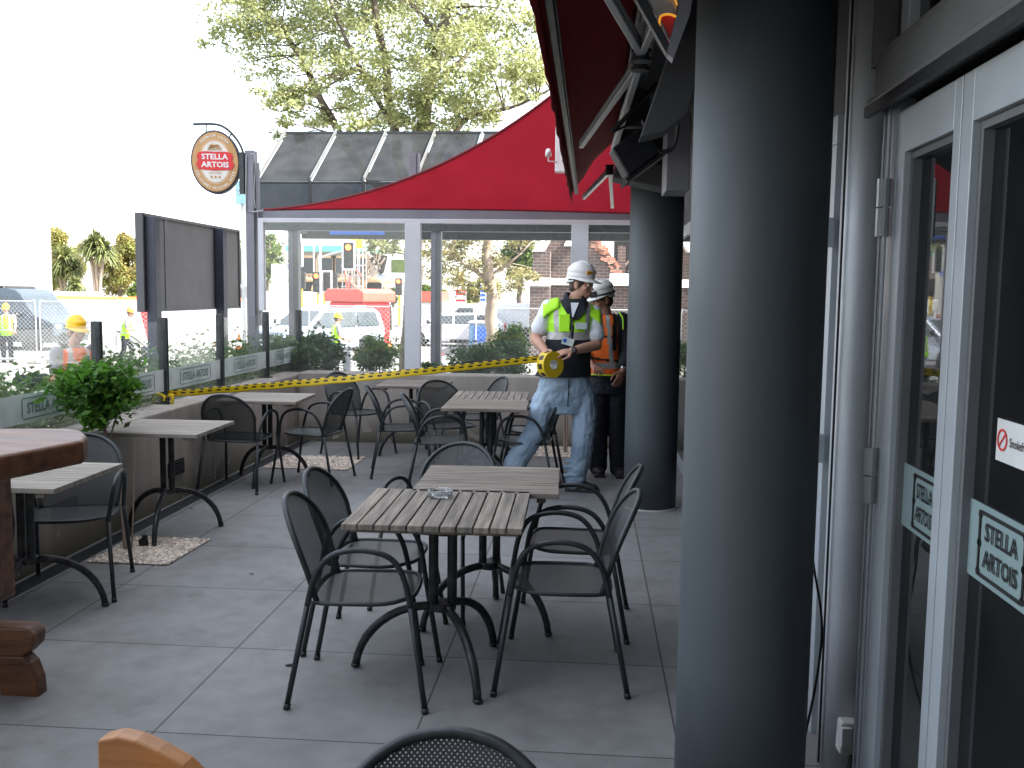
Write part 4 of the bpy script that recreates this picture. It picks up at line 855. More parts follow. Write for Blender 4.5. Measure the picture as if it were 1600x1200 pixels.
# ashtray, litter
p = gz(688, 777, TZ); b = MB(); P = []
for r, z in ((.0, .0), (.045, .0), (.052, .006), (.054, .032), (.050, .034), (.044, .031), (.041, .010), (0, .008)): P.append([(p.x+max(r, .0005)*math.cos(2*math.pi*k/28), p.y+max(r, .0005)*math.sin(2*math.pi*k/28), TZ+.001+z-(.008 if z > .03 and k % 9 in (0, 1) else 0)) for k in range(28)])
b.loft(P, 0, False); tag(b.build('ashtray', 'glassash', smooth=True, loc=(p.x, p.y, TZ)), 'round clear glass ashtray on the foreground slatted table', 'ashtray')
p = gz(453, 1042); b = MB(); b.loft([[Vector((p.x-.02+i*.012, p.y+.004*i+.007*math.cos(a)*s, .006+.005*math.sin(a)*s)) for a in [k*math.pi/3 for k in range(6)]] for i, s in enumerate((.5, 1, 1, .8, .4))]); tag(b.build('dry_leaf', 'black', loc=(p.x, p.y, 0)), 'small dark curled leaf on the floor left of the foreground chairs', 'leaf')
for k, (px, py, lb) in enumerate([(300, 796, 'tiny fallen leaf under the left wall table'), (236, 808, 'tiny fallen leaf beside the left table foot'), (243, 833, 'tiny fallen leaf at the gravel edge'), (397, 760, 'tiny fallen leaf between the two left wall tables'), (545, 712, 'tiny yellowish fallen leaf by the lone back chair'), (393, 898, 'tiny pale fallen leaf on the open pavers')]):
    p = gz(px, py); b = MB(); s = .016; a = random.random()*6; b.add([(p.x+s*math.cos(a), p.y+s*math.sin(a), .006), (p.x+s*.4*math.cos(a+1.6), p.y+s*.4*math.sin(a+1.6), .012), (p.x-s*math.cos(a), p.y-s*math.sin(a), .005), (p.x+s*.4*math.cos(a-1.6), p.y+s*.4*math.sin(a-1.6), .004)], [(0, 1, 2, 3)])
    o = b.build('fallen_leaf', 'leaf_autumn', loc=(p.x, p.y, 0)); m = o.modifiers.new('s', 'SOLIDIFY'); m.thickness = .0015; tag(o, lb, 'leaf', 'fallen leaves on the floor')
# ------------------------------------------------------------------ brown wooden table (left) and curved chair rail
TT = 1.04
wt = thing('heavy_wooden_table', 'heavy red-brown varnished wooden table with thick rough-edged top at the left edge', 'table', (-2.3, 3.3, 0))
top = [gz(x, y, TT) for x, y in ((-330, 672), (0, 669), (108, 669), (128, 672), (137, 680), (130, 688), (50, 703), (0, 712), (-330, 742))]
b = MB(); b.prism([p-Vector((0, 0, .085)) for p in top], (0, 0, .085)); b.build('tabletop', 'darkwood', wt, bevel=.014, seg=3)
lx, ly = -2.18, 3.34
P0 = gz(10, 1085); cx, cy = P0.x-.0, P0.y+.05
b = MB(); b.b2((cx-.20, cy-.07, .36), (cx-.015, cy+.06, TT-.086)); b.build('leg', 'darkwood', wt, bevel=.008)
def pxz(px, py): return gy(px-9, py+4, cy-.06)
b = MB(); P = [pxz(x, y) for x, y in ((-60, 975), (50, 978), (62, 990), (60, 1008), (46, 1022), (10, 1024), (-60, 1020))]; b.prism(P, (0, .09, 0)); b.build('stretcher', 'darkwood', wt, bevel=.01)
b = MB(); P = [pxz(x, y) for x, y in ((44, 1022), (56, 1034), (66, 1060), (69, 1090), (40, 1106), (12, 1102), (8, 1076), (0, 1060), (-14, 1050), (-25, 1040), (-25, 1020))]; b.prism(P, (0, .07, 0)); b.build('foot', 'darkwood', wt, bevel=.01)
b = MB(); P = [pxz(x, y) for x, y in ((-25, 1030), (0, 1062), (-10, 1075), (-60, 1110), (-90, 1110), (-60, 1060))]; b.prism(P, (0, .10, 0)); b.build('foot', 'darkwood', wt, bevel=.01)
Yc = 1.95
wc = thing('wooden_chair', 'golden varnished wooden chair with curved thick arm tip showing at the bottom edge', 'chair', (gy(220, 1170, Yc).x, Yc, 0))
q = [gy(x, y, Yc) for x, y in ((151, 1157), (153, 1260), (345, 1270), (318, 1230), (285, 1197), (245, 1174), (210, 1158), (180, 1151))]
b = MB(); b.prism(q, (.005, .05, .0)); b.build('armrest', 'lightwood', wc, bevel=.006)
x0 = gy(220, 1170, Yc).x
b = MB(); b.b2((x0-.09, Yc+.02, 0), (x0-.02, Yc+.10, .40)); b.build('leg', 'lightwood', wc, bevel=.005)
b = MB(); b.b2((x0+.0, Yc-.45, 0), (x0+.07, Yc-.37, .40)); b.build('leg', 'lightwood', wc, bevel=.005)
b = MB(); b.b2((x0-.09, Yc-.45, .38), (x0+.4, Yc+.08, .42)); b.build('seat', 'lightwood', wc, bevel=.005)

# ------------------------------------------------------------------ people
def vox(mb, name, m, parent, voxel=.006, sm=2, disp=0, dscale=.08, fac=.6):
    o = mb.build(name, m, parent, smooth=True)
    r = o.modifiers.new('r', 'REMESH'); r.mode = 'VOXEL'; r.voxel_size = voxel; r.use_smooth_shade = True
    if sm: s = o.modifiers.new('s', 'SMOOTH'); s.factor = fac; s.iterations = sm
    if disp:
        tx = bpy.data.textures.new('folds', 'CLOUDS'); tx.noise_scale = dscale; tx.noise_depth = 2; d_ = o.modifiers.new('d', 'DISPLACE'); d_.texture = tx; d_.strength = disp; d_.mid_level = .5
    return o
V = Vector
def ring(cx, cy, z, rx, ry, n=48, pw=2.4, tilt=0, tw=0):
    out = []
    for k in range(n):
        a = 2*math.pi*k/n; ca, sa = math.cos(a), math.sin(a); x = rx*math.copysign(abs(ca)**(2/pw), ca); y = ry*math.copysign(abs(sa)**(2/pw), sa)
        x, y = x*math.cos(tw)-y*math.sin(tw), x*math.sin(tw)+y*math.cos(tw); out.append(V((cx+x, cy+y, z+tilt*x)))
    return out
def rings_i(keys, step=.015, **kw):
    """keys: (z, cx, cy, rx, ry[, tilt]) interpolated smoothly"""
    zs = [k[0] for k in keys]; n = max(2, int(abs(zs[-1]-zs[0])/step)); out = []
    for i in range(n+1):
        z = zs[0]+(zs[-1]-zs[0])*i/n; j = 0
        while j < len(keys)-2 and (z > zs[j+1]+1e-9): j += 1
        t = (z-zs[j])/(zs[j+1]-zs[j]); t = t*t*(3-2*t)*.5+t*.5; a, b_ = keys[j], keys[j+1]; v = [a[q]+(b_[q]-a[q])*t for q in range(1, 5)]
        out.append(ring(v[0], v[1], z, v[2], v[3], **kw))
    return out
def hand(b, wrist, d, palm_n, thumb_dir, L=.185, curl=.5, r=.0085):
    """adds palm, four fingers and a thumb. d = pointing direction, palm_n = palm facing"""
    d = d.normalized(); pn = (palm_n-d*palm_n.dot(d)).normalized(); s = d.cross(pn).normalized()
    if s.dot(thumb_dir) < 0: s = -s
    k = L/.185; pc = wrist+d*.045*k
    rt = Matrix((s, d, pn)).transposed()
    b.ball(pc, (.041*k, .053*k, .017*k), rt, 14, 9); b.ball(wrist, (.027*k, .03*k, .02*k), rt, 10, 7)
    for i, (off, ln) in enumerate(((.030, .072), (.011, .082), (-.009, .076), (-.027, .060))):
        p = wrist+d*.085*k+s*off*k; c = curl*(1+.12*i); pts = [p-d*.03*k, p]; an = 0
        for seg, fr in enumerate((.42, .33, .25)):
            an += c*(.6 if seg == 0 else 1.); p = p+(d*math.cos(an)+pn*math.sin(an)+s*(.10-.07*i)).normalized()*ln*fr*k; pts.append(p)
        b.tube(pts, [r*1.1*k, r*1.1*k, r*k, r*.92*k, r*.75*k], 8); b.ball(pts[-1], r*.78*k, None, 8, 6)
        for q in pts[1:-1]: b.ball(q, r*1.05*k, None, 8, 6)
    p = wrist+d*.025*k+s*.028*k; pts = [p, p+(s*.8+d*.7+pn*.35).normalized()*.04*k, p+(s*.75+d*.85+pn*.4).normalized()*.04*k+(d*.9+s*.3+pn*.5*curl).normalized()*.032*k]
    pts.append(pts[-1]+(d*.95+pn*.8*curl).normalized()*.026*k); b.tube(pts, [.013*k, .0115*k, .010*k, .008*k], 8)
    for q in pts: b.ball(q, .010*k, None, 8, 6)
def limb(b, pts, rad, seg=14):
    P = smooth_curve(pts, 5) if len(pts) > 2 else pts; n = len(P); m = len(rad)
    rs = []
    for i in range(n):
        u = i/(n-1)*(m-1); j = min(m-2, int(u)); rs.append(rad[j]+(rad[j+1]-rad[j])*(u-j))
    b.tube(P, rs, seg); b.ball(P[0], rad[0], None, seg, 9); b.ball(P[-1], rad[-1], None, seg, 9)
def head(b, c, fwd, up=V((0, 0, 1)), s=1.):
    """c = centre of the skull; fwd = facing direction"""
    f = fwd.normalized(); up = (up-f*up.dot(f)).normalized(); rgt = f.cross(up); rt = Matrix((rgt, f, up)).transposed()
    T = lambda x, y, z: c+rt @ V((x*s, y*s, z*s))
    E = lambda p, r, r2=None: b.ball(T(*p), tuple(q*s for q in r), rt, 18, 13)
    E((0, -.008, .030), (.074, .093, .082)); E((0, .022, -.028), (.062, .070, .072)); E((0, .046, -.078), (.036, .036, .030)); E((0, .02, -.06), (.055, .055, .045))
    E((0, .052, -.092), (.022, .024, .018)); E((0, .074, .018), (.052, .016, .014))   # chin, brow
    b.loft([[T(x*.5, y, z) for x, y, z in ((-.010, .078, .012), (.010, .078, .012), (.008, .086, .014), (-.008, .086, .014))], [T(x, y, z) for x, y, z in ((-.013, .082, -.010), (.013, .082, -.010), (.008, .102, -.012), (-.008, .102, -.012))], [T(x, y, z) for x, y, z in ((-.020, .078, -.032), (.020, .078, -.032), (.010, .112, -.030), (-.010, .112, -.030))], [T(x, y, z) for x, y, z in ((-.012, .076, -.038), (.012, .076, -.038), (.006, .098, -.040), (-.006, .098, -.040))]])
    E((0, .083, -.058), (.024, .012, .0065)); E((0, .080, -.068), (.021, .012, .0065))
    for sx in (-1, 1):
        E((sx*.040, .058, -.022), (.024, .026, .024)); E((sx*.075, -.005, -.008), (.009, .020, .032)); E((sx*.080, -.012, .004), (.006, .014, .020))
    return T, rt
def eyes(par, T, rt, s=1.):
    b = MB()
    for sx in (-1, 1): b.ball(T(sx*.030, .078, .004), .011*s, None, 10, 8)
    o = b.build('eye', 'white', par, smooth=True); b = MB()
    for sx in (-1, 1): b.ball(T(sx*.030, .0855, .003), .0055*s, None, 8, 6)
    b.build('pupil', 'black', o)
    b = MB()
    for sx in (-1, 1): b.tube([T(sx*.014, .092, .020), T(sx*.03, .091, .026), T(sx*.048, .080, .020)], .0038*s, 6)
    b.build('eyebrow', 'hair', par)
def hair(par, T, rt, s=1., m='hair'):
    b = MB(); b.ball(T(0, -.014, .034), (.080*s, .096*s, .082*s), rt, 18, 13); b.ball(T(0, -.045, -.02), (.068*s, .052*s, .058*s), rt, 16, 11)
    for sx in (-1, 1): b.ball(T(sx*.070, .012, .008), (.010*s, .018*s, .03*s), rt, 10, 7)
    vox(b, 'hair', m, par, .006*s, 1)
def hat(par, T0, rt, m, s=1., name='hard_hat', band=None):
    k = s; T = lambda x, y, z: T0(x, y, z+.016); prof = [(1.0, .030), (1.0, .055), (.97, .085), (.88, .115), (.72, .140), (.48, .157), (.22, .165), (.02, .167)]
    b = MB(); rr = []
    for q, z in prof: rr.append([T(.093*q*math.cos(a), -.010+.115*q*math.sin(a), z+.010*math.cos(a)*0) for a in [2*math.pi*i/40 for i in range(40)]])
    b.loft(rr)
    for x in (-.022, 0, .022): b.tube([T(x, .09*math.cos(t), .075+.09*math.sin(t)) for t in [math.pi*(.12+.76*i/12) for i in range(13)]], .007*k, 6)
    b.ball(T(0, -.01, .09), (.095*k, .117*k, .06*k), rt, 24, 9)
    # brim
    br = []
    for i in range(40):
        a = 2*math.pi*i/40; ex = .008+.052*max(0, math.sin(a))**1.6; br.append((math.cos(a), math.sin(a), ex))
    b.loft([[T((.093)*c_, -.010+.115*s_, .038) for c_, s_, e in br], [T((.093+e)*c_, -.010+(.115+e)*s_, .026-.016*max(0, s_)) for c_, s_, e in br], [T((.093+e)*c_, -.010+(.115+e)*s_, .022-.016*max(0, s_)) for c_, s_, e in br], [T(.088*c_, -.010+.11*s_, .028) for c_, s_, e in br]])
    h = b.build(name, m, par, smooth=True)
    b = MB(); b.tube([T(.088*math.cos(a), -.012+.102*math.sin(a), .012-.018*max(0, -math.sin(a))) for a in [math.pi*(1.0+.05+.9*i/14) for i in range(15)]], .008*k, 6); b.ball(T(0, -.118, -.008), (.02*k, .012*k, .014*k), rt, 8, 6); b.build('headband', 'white' if m == 'hathard' else 'black', h)
    return h
def mk_person(name_label, loc, rz, cat='person'):
    return thing('person', name_label, cat, loc, rz)

# ---- striding man in the lime vest: local x = camera right, y = away, z = up (metres)
ML = gz(886, 769); m1 = thing('person', 'person striding with white hard hat, lime hi-vis vest and pale jeans, unrolling yellow caution tape', 'person', (0, 0, 0))
HC = V((.080, -.01, 1.650)); FW = V((.86, -.48, -.10))
NB = V((.030, .01, 1.50)); ShL, ShR = V((-.172, -.01, 1.465)), V((.188, .01, 1.425)); ElL, ElR = V((-.270, -.03, 1.225)), V((.205, -.06, 1.18)); WrL, WrR = V((-.195, -.22, 1.135)), V((.0, -.25, 1.145))
HiL, HiR = V((-.135, .02, .83)), V((.080, .02, .83)); KnL, KnR = V((-.265, -.06, .49)), V((.105, -.03, .44)); AnL, AnR = V((-.475, .02, .12)), V((.065, .05, .10))
b = MB(); T1, rt1 = head(b, HC, FW)
limb(b, [NB-V((0, 0, .06)), NB, HC+V((-.015, .01, -.07))], [.072, .064, .060])
for r_i in (rings_i([(.80, -.015, .02, .14, .10), (.95, -.01, .0, .135, .10), (1.10, -.01, 0, .135, .10), (1.25, -.01, 0, .15, .105), (1.42, .0, .0, .165, .09), (1.49, .02, .0, .10, .07)], .03, n=24),): b.loft(r_i)
for sh, el, wr in ((ShL, ElL, WrL), (ShR, ElR, WrR)): limb(b, [sh, (sh+el)/2, el], [.058, .052, .042]); limb(b, [el, el*.55+wr*.45, wr], [.043, .041, .027])
for hi, kn, an in ((HiL, KnL, AnL), (HiR, KnR, AnR)): limb(b, [hi, kn], [.085, .055]); limb(b, [kn, an], [.055, .035])
RC = V((-.165, -.33, 1.045)); RA = V((.62, -.78, .05)).normalized()     # tape roll centre and axis
hand(b, WrR, V((-.86, -.42, -.12)), V((-.1, .35, -.9)), V((0, -1, .25)), curl=.38); hand(b, WrL, V((-.25, -.85, -.10)), V((.5, .0, -.8)), V((.6, 0, .5)), curl=.35)
vox(b, 'body', 'skin', m1, .0055, 2, fac=.5)
eyes(m1, T1, rt1); hair(m1, T1, rt1)
h = hat(m1, T1, rt1, 'hathard')
b = MB(); tang = rt1 @ V((1, 0, 0)); c = T1(-.035, .098, .098); b.box(T1(-.045, .088, .100), (.05, .012, .026), rt1 @ Matrix.Rotation(R(28), 3, 'Z') @ Matrix.Rotation(R(-25), 3, 'X')); b.box(T1(.050, .084, .100), (.05, .012, .026), rt1 @ Matrix.Rotation(R(-30), 3, 'Z') @ Matrix.Rotation(R(-25), 3, 'X')); b.build('orange_sticker', 'sticker', h)
# t-shirt with sleeves
b = MB()
for r_i in (rings_i([(.885, -.035, .02, .19, .14), (.94, -.03, .01, .165, .12), (1.2, -.015, 0, .155, .115), (1.42, .005, .0, .175, .095), (1.49, .02, .0, .10, .072)], .03, n=28),): b.loft(r_i)
for sh, el in ((ShL, ElL), (ShR, ElR)): limb(b, [sh+V((0, 0, .005)), sh*.6+el*.4, sh*.36+el*.64], [.064, .066, .074])
vox(b, 'tshirt', 'tshirt', m1, .007, 2, .010, .06)
# jeans
b = MB()
b.loft(rings_i([(.64, -.02, .0, .14, .11), (.72, -.03, .01, .200, .135), (.83, -.035, .012, .212, .142), (.935, -.035, .01, .195, .13)], .02, n=28))
limb(b, [HiL+V((-.0, 0, -.02)), (HiL+KnL)/2+V((-.01, -.0, 0)), KnL, (KnL+AnL)/2+V((.0, .01, 0)), AnL+V((-.02, 0, -.03))], [.116, .106, .092, .086, .088, .09])
limb(b, [HiR+V((.01, 0, -.02)), (HiR+KnR)/2+V((.03, 0, 0)), KnR+V((.01, 0, 0)), (KnR+AnR)/2+V((.02, 0, 0)), AnR+V((.0, 0, -.01))], [.116, .106, .090, .086, .082, .078])
for k in range(5): q = AnR+V((0, 0, .0+.035*k)); b.disc(q+V((.005*(-1)**k, 0, 0)), 0, .088+.006*(k % 2), V((.1*(-1)**k, .15, 1)), .02, 20)
vox(b, 'jeans', 'jeans', m1, .007, 2, .022, .07)
for an, dx in ((AnL, V((-.6, -.75, 0))), (AnR, V((.96, -.28, 0)))):
    dx = dx.normalized(); rt = Matrix((dx, V((-dx.y, dx.x, 0)), Z3)).transposed(); c = V((an.x, an.y, 0)); b = MB()
    b.ball(c+dx*.03+V((0, 0, .045)), (.13, .048, .045), rt); b.ball(c+dx*.12+V((0, 0, .036)), (.075, .050, .036), rt); b.ball(c-dx*.04+V((0, 0, .06)), (.06, .046, .06), rt); b.box(c+dx*.06+V((0, 0, .012)), (.27, .09, .024), rt); vox(b, 'shoe', 'boot', m1, .006, 2)
# vest
def vest_m(x, y, z):
    front = y < .02; dx = abs(x-.008)
    if z < 1.226: return 2
    if front and dx < .011: return 2
    if z < 1.284: return 1
    if front and z > 1.38 and dx < .011+(z-1.38)*.62: return 2
    if abs(abs(x-.008)-(.118+.05*max(0, z-1.3))) < .0185: return 1
    return 0
keys = [(.93, -.045, .015, .222, .158), (.99, -.035, .01, .205, .150), (1.08, -.022, 0, .188, .142), (1.20, -.014, -.005, .180, .143), (1.32, -.008, -.005, .180, .140), (1.41, -.002, .0, .198, .126), (1.462, .004, .0, .192, .108), (1.495, .012, .0, .158, .092), (1.525, .022, .005, .108, .080), (1.54, .028, .01, .084, .076)]
b = MB(); b.loft(rings_i(keys, .0075, n=144, pw=2.3), vest_m); o = b.build('vest', ['lime', 'reflect', 'navy'], m1, smooth=True)
tx = bpy.data.textures.new('vf', 'CLOUDS'); tx.noise_scale = .11; dm = o.modifiers.new('d', 'DISPLACE'); dm.texture = tx; dm.strength = .02; dm.mid_level = .6
vest1 = o
for sx, sh in ((-1, ShL), (1, ShR)):   # shoulder wings of the vest
    b = MB(); r0 = .085; P = []
    for i in range(7):
        t = i/6; c = sh+V((-sx*.080+sx*t*.125, 0, .042-.026*t*t-.012*t)); P.append([c+V((0, .092*(1+.06*t)*math.cos(a), .042*math.sin(a)-.075*abs(math.cos(a))**2.0*(.4+.6*t))) for a in [math.pi*2*k/24 for k in range(24)]])
    b.loft(P); b.build('shoulder', 'lime', vest1, smooth=True)
b = MB()   # stand-up collar, lapels
for sx in (-1, 1):
    b.loft([[V((.03+sx*x0, y0, z0)), V((.03+sx*x1, y1, z1)), V((.03+sx*x1, y1+.010, z1)), V((.03+sx*x0, y0+.010, z0))] for x0, y0, z0, x1, y1, z1 in ((.066, .055, 1.585, .080, .06, 1.525), (.074, .0, 1.59, .094, .0, 1.525), (.060, -.062, 1.575, .104, -.070, 1.505), (.030, -.112, 1.50, .078, -.125, 1.45), (-.008, -.148, 1.385, .018, -.149, 1.375))])
ca = [math.pi*i/10 for i in range(11)]
b.loft([[V((.03+.074*math.cos(a), .01+.066*math.sin(a), 1.52)) for a in ca]+[V((.03+.084*math.cos(a), .01+.076*math.sin(a), 1.52)) for a in ca[::-1]], [V((.03+.066*math.cos(a), .01+.058*math.sin(a), 1.588)) for a in ca]+[V((.03+.074*math.cos(a), .01+.066*math.sin(a), 1.588)) for a in ca[::-1]]])
b.build('collar', 'navy', vest1)
b = MB(); b.prism([V((.006, -.152, 1.40)), V((.014, -.152, 1.40)), V((.058, -.112, 1.51)), V((-.005, -.112, 1.51))], (0, .03, 0)); b.build('shirt_front', 'tshirt', vest1)
b = MB(); b.box((.075, -.1535, 1.333), (.090, .010, .050), Matrix.Rotation(R(8), 3, 'Z')); b.build('name_patch', 'card', vest1)
b = MB(); b.box((-.052, -.150, 1.355), (.080, .012, .135), Matrix.Rotation(R(-6), 3, 'Z')); b.build('pocket', 'lime', vest1, bevel=.004)
b = MB(); b.box((-.025, -.166, 1.212), (.092, .004, .058), Matrix.Rotation(R(16), 3, 'Y')); cd = b.build('id_card', 'card', m1); b = MB(); b.box((-.048, -.1695, 1.220), (.026, .002, .030), Matrix.Rotation(R(16), 3, 'Y')); b.build('card_photo', 'blue', cd); b = MB(); b.tube([V((.008, -.155, 1.40)), V((.004, -.162, 1.30)), V((-.018, -.166, 1.238))], .0045, 5); b.build('lanyard', 'black', cd)
b = MB(); wd = (WrR-ElR).normalized(); b.disc(WrR-wd*.015, .024, .033, wd, .022, 22); wt_ = b.build('watch', 'black', m1); b = MB(); b.disc(WrR-wd*.015+V((.0, -.034, .008)), 0, .018, V((0, -1, .25)), .01, 18); b.build('dial', 'steel', wt_)
b = MB(); P = [V((-.01, -.128, .91)), V((-.012, -.138, .82)), V((-.015, -.122, .70))]; b.tube(P, .004, 5)
b.build('fly_seam', 'navy', m1)
m1.location = ML; m1.rotation_euler = (0, 0, YAW)
Rz = Matrix.Rotation(YAW, 3, 'Z'); W1 = lambda v: ML+Rz @ v
# tape roll
tr = thing('tape_roll', 'fat roll of yellow and black caution tape held in both hands of the striding man', 'tape roll', W1(RC)); ax = Rz @ RA; rc = W1(RC)
b = MB(); b.disc(rc, .036, .100, ax, .082, 40); b.build('wound_tape', 'tape', tr, smooth=False)
b = MB(); b.disc(rc, .030, .0365, ax, .086, 30); b.build('core', 'offwhite', tr)
b = MB(); xx = ax.orthogonal().normalized(); yy = ax.cross(xx)
for k in range(9):
    a0, a1 = 2*math.pi*k/9, 2*math.pi*(k+.55)/9; rr = .1012
    for j in range(4):
        t0, t1 = a0+(a1-a0)*j/4, a0+(a1-a0)*(j+1)/4; b.add([rc+ax*z+(xx*math.cos(t)+yy*math.sin(t))*rr for t, z in ((t0, -.022), (t1, -.022), (t1, .022), (t0, .022))], [(0, 1, 2, 3)])
b.build('black_blocks', 'tape_black', tr)
# caution tape ribbon
P0 = V((RX+.02, 6.98, .775)); P1 = rc+Rz @ V((-.085, -.02, .045)); n = 330; L0 = (P1-P0).length
tp_ = thing('caution_tape', 'long yellow and black caution tape stretched from a balustrade post to the striding man', 'tape', P0)
b = MB(); rows_ = (-.028, -.016, -.007, .007, .017, .027); up_ = V((0, 0, 1)); 
rows = []
for i in range(n+1):
    t = i/n; p = P0+(P1-P0)*t+V((0, 0, -.06*t*(1-t))); tw = .25*math.sin(t*9)+.35*math.exp(-t*18); sd_ = V((math.sin(tw)*.3, -math.sin(tw), math.cos(tw))).normalized(); wv = .003*math.sin(t*60)*(1-t)
    rows.append([p+sd_*(h_+wv) for h_ in rows_])
vs = [p for r in rows for p in r]; fs = []; ms = []
for i in range(n):
    for j in range(5): fs.append((i*6+j, i*6+j+1, (i+1)*6+j+1, (i+1)*6+j)); ms.append(1 if ((j == 2 and (i//4) % 2) or (j == 4 and ((i+3)//4) % 2 == 0)) else 0)
b.add(vs, fs, ms); b.build('ribbon', ['tape', 'tape_black'], tp_, smooth=True).modifiers.new('s', 'SOLIDIFY').thickness = .0008
b = MB(); b.tube([P0+V((-.03+.045*math.cos(a), .0+.03*math.sin(a), -.005+.012*math.sin(2*a))) for a in [2*math.pi*k/16 for k in range(16)]], .012, 6, closed=True); b.ball(P0+V((.03, -.01, -.01)), (.03, .02, .018)); b.tube(smooth_curve([P0+V((.03, -.02, 0)), P0+V((.05, -.03, -.03)), P0+V((.045, -.03, -.075))], 4), [.012]*9, 6); b.tube(smooth_curve([P0+V((-.03, -.03, 0)), P0+V((-.01, -.04, -.02)), P0+V((-.012, -.04, -.05))], 4), .008, 6); b.build('knot', 'tape', tp_)

# ---- second worker, orange vest
m2 = thing('person', 'person in white hard hat, orange hi-vis vest and black workwear standing behind the striding man', 'person')
HC2 = V((-.125, -.01, 1.53)); FW2 = V((-.88, -.38, -.25))
S2L, S2R = V((-.255, -.02, 1.34)), V((.055, -.01, 1.35)); E2L, E2R = V((-.29, -.08, 1.08)), V((.105, -.06, 1.09)); W2L, W2R = V((-.22, -.25, .98)), V((.050, -.17, .935))
b = MB(); T2, rt2 = head(b, HC2, FW2); limb(b, [V((-.09, .01, 1.36)), V((-.10, .0, 1.42)), HC2+V((.01, 0, -.07))], [.068, .06, .055])
b.loft(rings_i([(.78, -.06, .01, .14, .10), (1.1, -.07, 0, .14, .10), (1.3, -.075, 0, .16, .10), (1.38, -.08, 0, .10, .07)], .03, n=24))
for sh, el, wr in ((S2L, E2L, W2L), (S2R, E2R, W2R)): limb(b, [sh, el], [.055, .042]); limb(b, [el, wr], [.042, .027])
for x in (-.13, .03): limb(b, [V((x, 0, .8)), V((x, 0, .42)), V((x, .02, .08))], [.08, .055, .04])
hand(b, W2R, V((-.34, -.10, -.93)), V((-.3, .9, .2)), V((-.9, -.2, 0)), curl=.3); hand(b, W2L, V((.3, -.8, -.2)), V((0, 0, -1)), V((1, 0, 0)))
vox(b, 'body', 'skin2', m2, .006, 2, fac=.5); eyes(m2, T2, rt2); hair(m2, T2, rt2)
h = hat(m2, T2, rt2, 'hathard'); b = MB(); b.tube([T2(.097*math.cos(a), -.010+.119*math.sin(a), .052) for a in [2*math.pi*i/30 for i in range(30)]], .009, 6, closed=True); b.box(T2(.05, .10, .07), (.06, .02, .05), rt2 @ Matrix.Rotation(R(-30), 3, 'Z')); b.box(T2(-.05, .10, .07), (.06, .02, .05), rt2 @ Matrix.Rotation(R(30), 3, 'Z')); b.build('goggle_strap', 'black', h)
b = MB(); b.loft(rings_i([(.86, -.06, .0, .165, .115), (1.1, -.07, 0, .165, .115), (1.3, -.075, 0, .185, .112), (1.375, -.08, 0, .15, .09), (1.41, -.09, .0, .085, .07)], .03, n=28))
limb(b, [S2R, (S2R+E2R)/2+V((.01, 0, 0)), E2R, E2R*.35+W2R*.65], [.075, .072, .070, .058]); limb(b, [S2L, E2L, E2L*.4+W2L*.6], [.078, .068, .05])
vox(b, 'jacket', 'navy', m2, .007, 2, .012, .07)
def vest2_m(x, y, z):
    front = y < .03
    if .945 < z < .995: return 1
    if front and z > .955 and abs(x+.075-.10*(1.3-z)) < .018: return 1
    if front and z > 1.10 and abs(x+.02) < .020: return 2
    if z > 1.33 and x > -.01: return 2
    if abs(z-1.215) < .009 or abs(z-1.010+.10*x) < .010: return 2
    return 0
b = MB(); b.loft(rings_i([(.885, -.085, .0, .165, .150), (.95, -.09, 0, .160, .146), (1.1, -.10, 0, .150, .144), (1.25, -.10, 0, .150, .142), (1.36, -.10, 0, .140, .125), (1.405, -.10, 0, .112, .10)], .0085, n=96), vest2_m); o = b.build('vest', ['hiorange', 'reflect', 'black'], m2, smooth=True); dm = o.modifiers.new('d', 'DISPLACE'); dm.texture = tx; dm.strength = .02; dm.mid_level = .6
b = MB(); b.tube([V((-.085+.168*math.cos(a), .153*math.sin(a), .89)) for a in [2*math.pi*k/40 for k in range(40)]], .006, 6, closed=True); b.tube(smooth_curve([V((.02, -.04, 1.425)), V((.048, -.085, 1.37)), V((.05, -.11, 1.28))], 5), .007, 6); b.build('lime_piping', 'lime', o)
b = MB(); b.prism([V((.10, .0, .90)), V((.15, .02, .86)), V((.165, .02, .74)), V((.13, .0, .80))], (0, .03, 0)); b.build('loose_hem', 'hiorange', o)
b = MB(); b.loft(rings_i([(.72, -.055, .0, .165, .12), (.80, -.055, 0, .17, .12), (.90, -.055, 0, .16, .115)], .02, n=24))
limb(b, [V((-.14, 0, .80)), V((-.135, -.0, .42)), V((-.125, .02, .07))], [.10, .082, .08]); limb(b, [V((.03, 0, .80)), V((.045, -.0, .45)), V((.055, .0, .06))], [.11, .088, .082]); vox(b, 'trousers', 'navy', m2, .007, 2, .016, .07)
for x, y in ((-.125, .03), (.055, .0)):
    b = MB(); b.ball((x, y-.05, .045), (.055, .12, .045)); b.ball((x, y-.12, .04), (.052, .06, .04)); b.box((x, y-.06, .012), (.09, .24, .024)); vox(b, 'boot', 'boot', m2, .006, 2)
b = MB(); wd = (W2R-E2R).normalized(); b.disc(W2R-wd*.012, .024, .032, wd, .02, 20); b.build('watch', 'steel', m2)
m2.location = gz(957, 742); m2.rotation_euler = (0, 0, YAW)

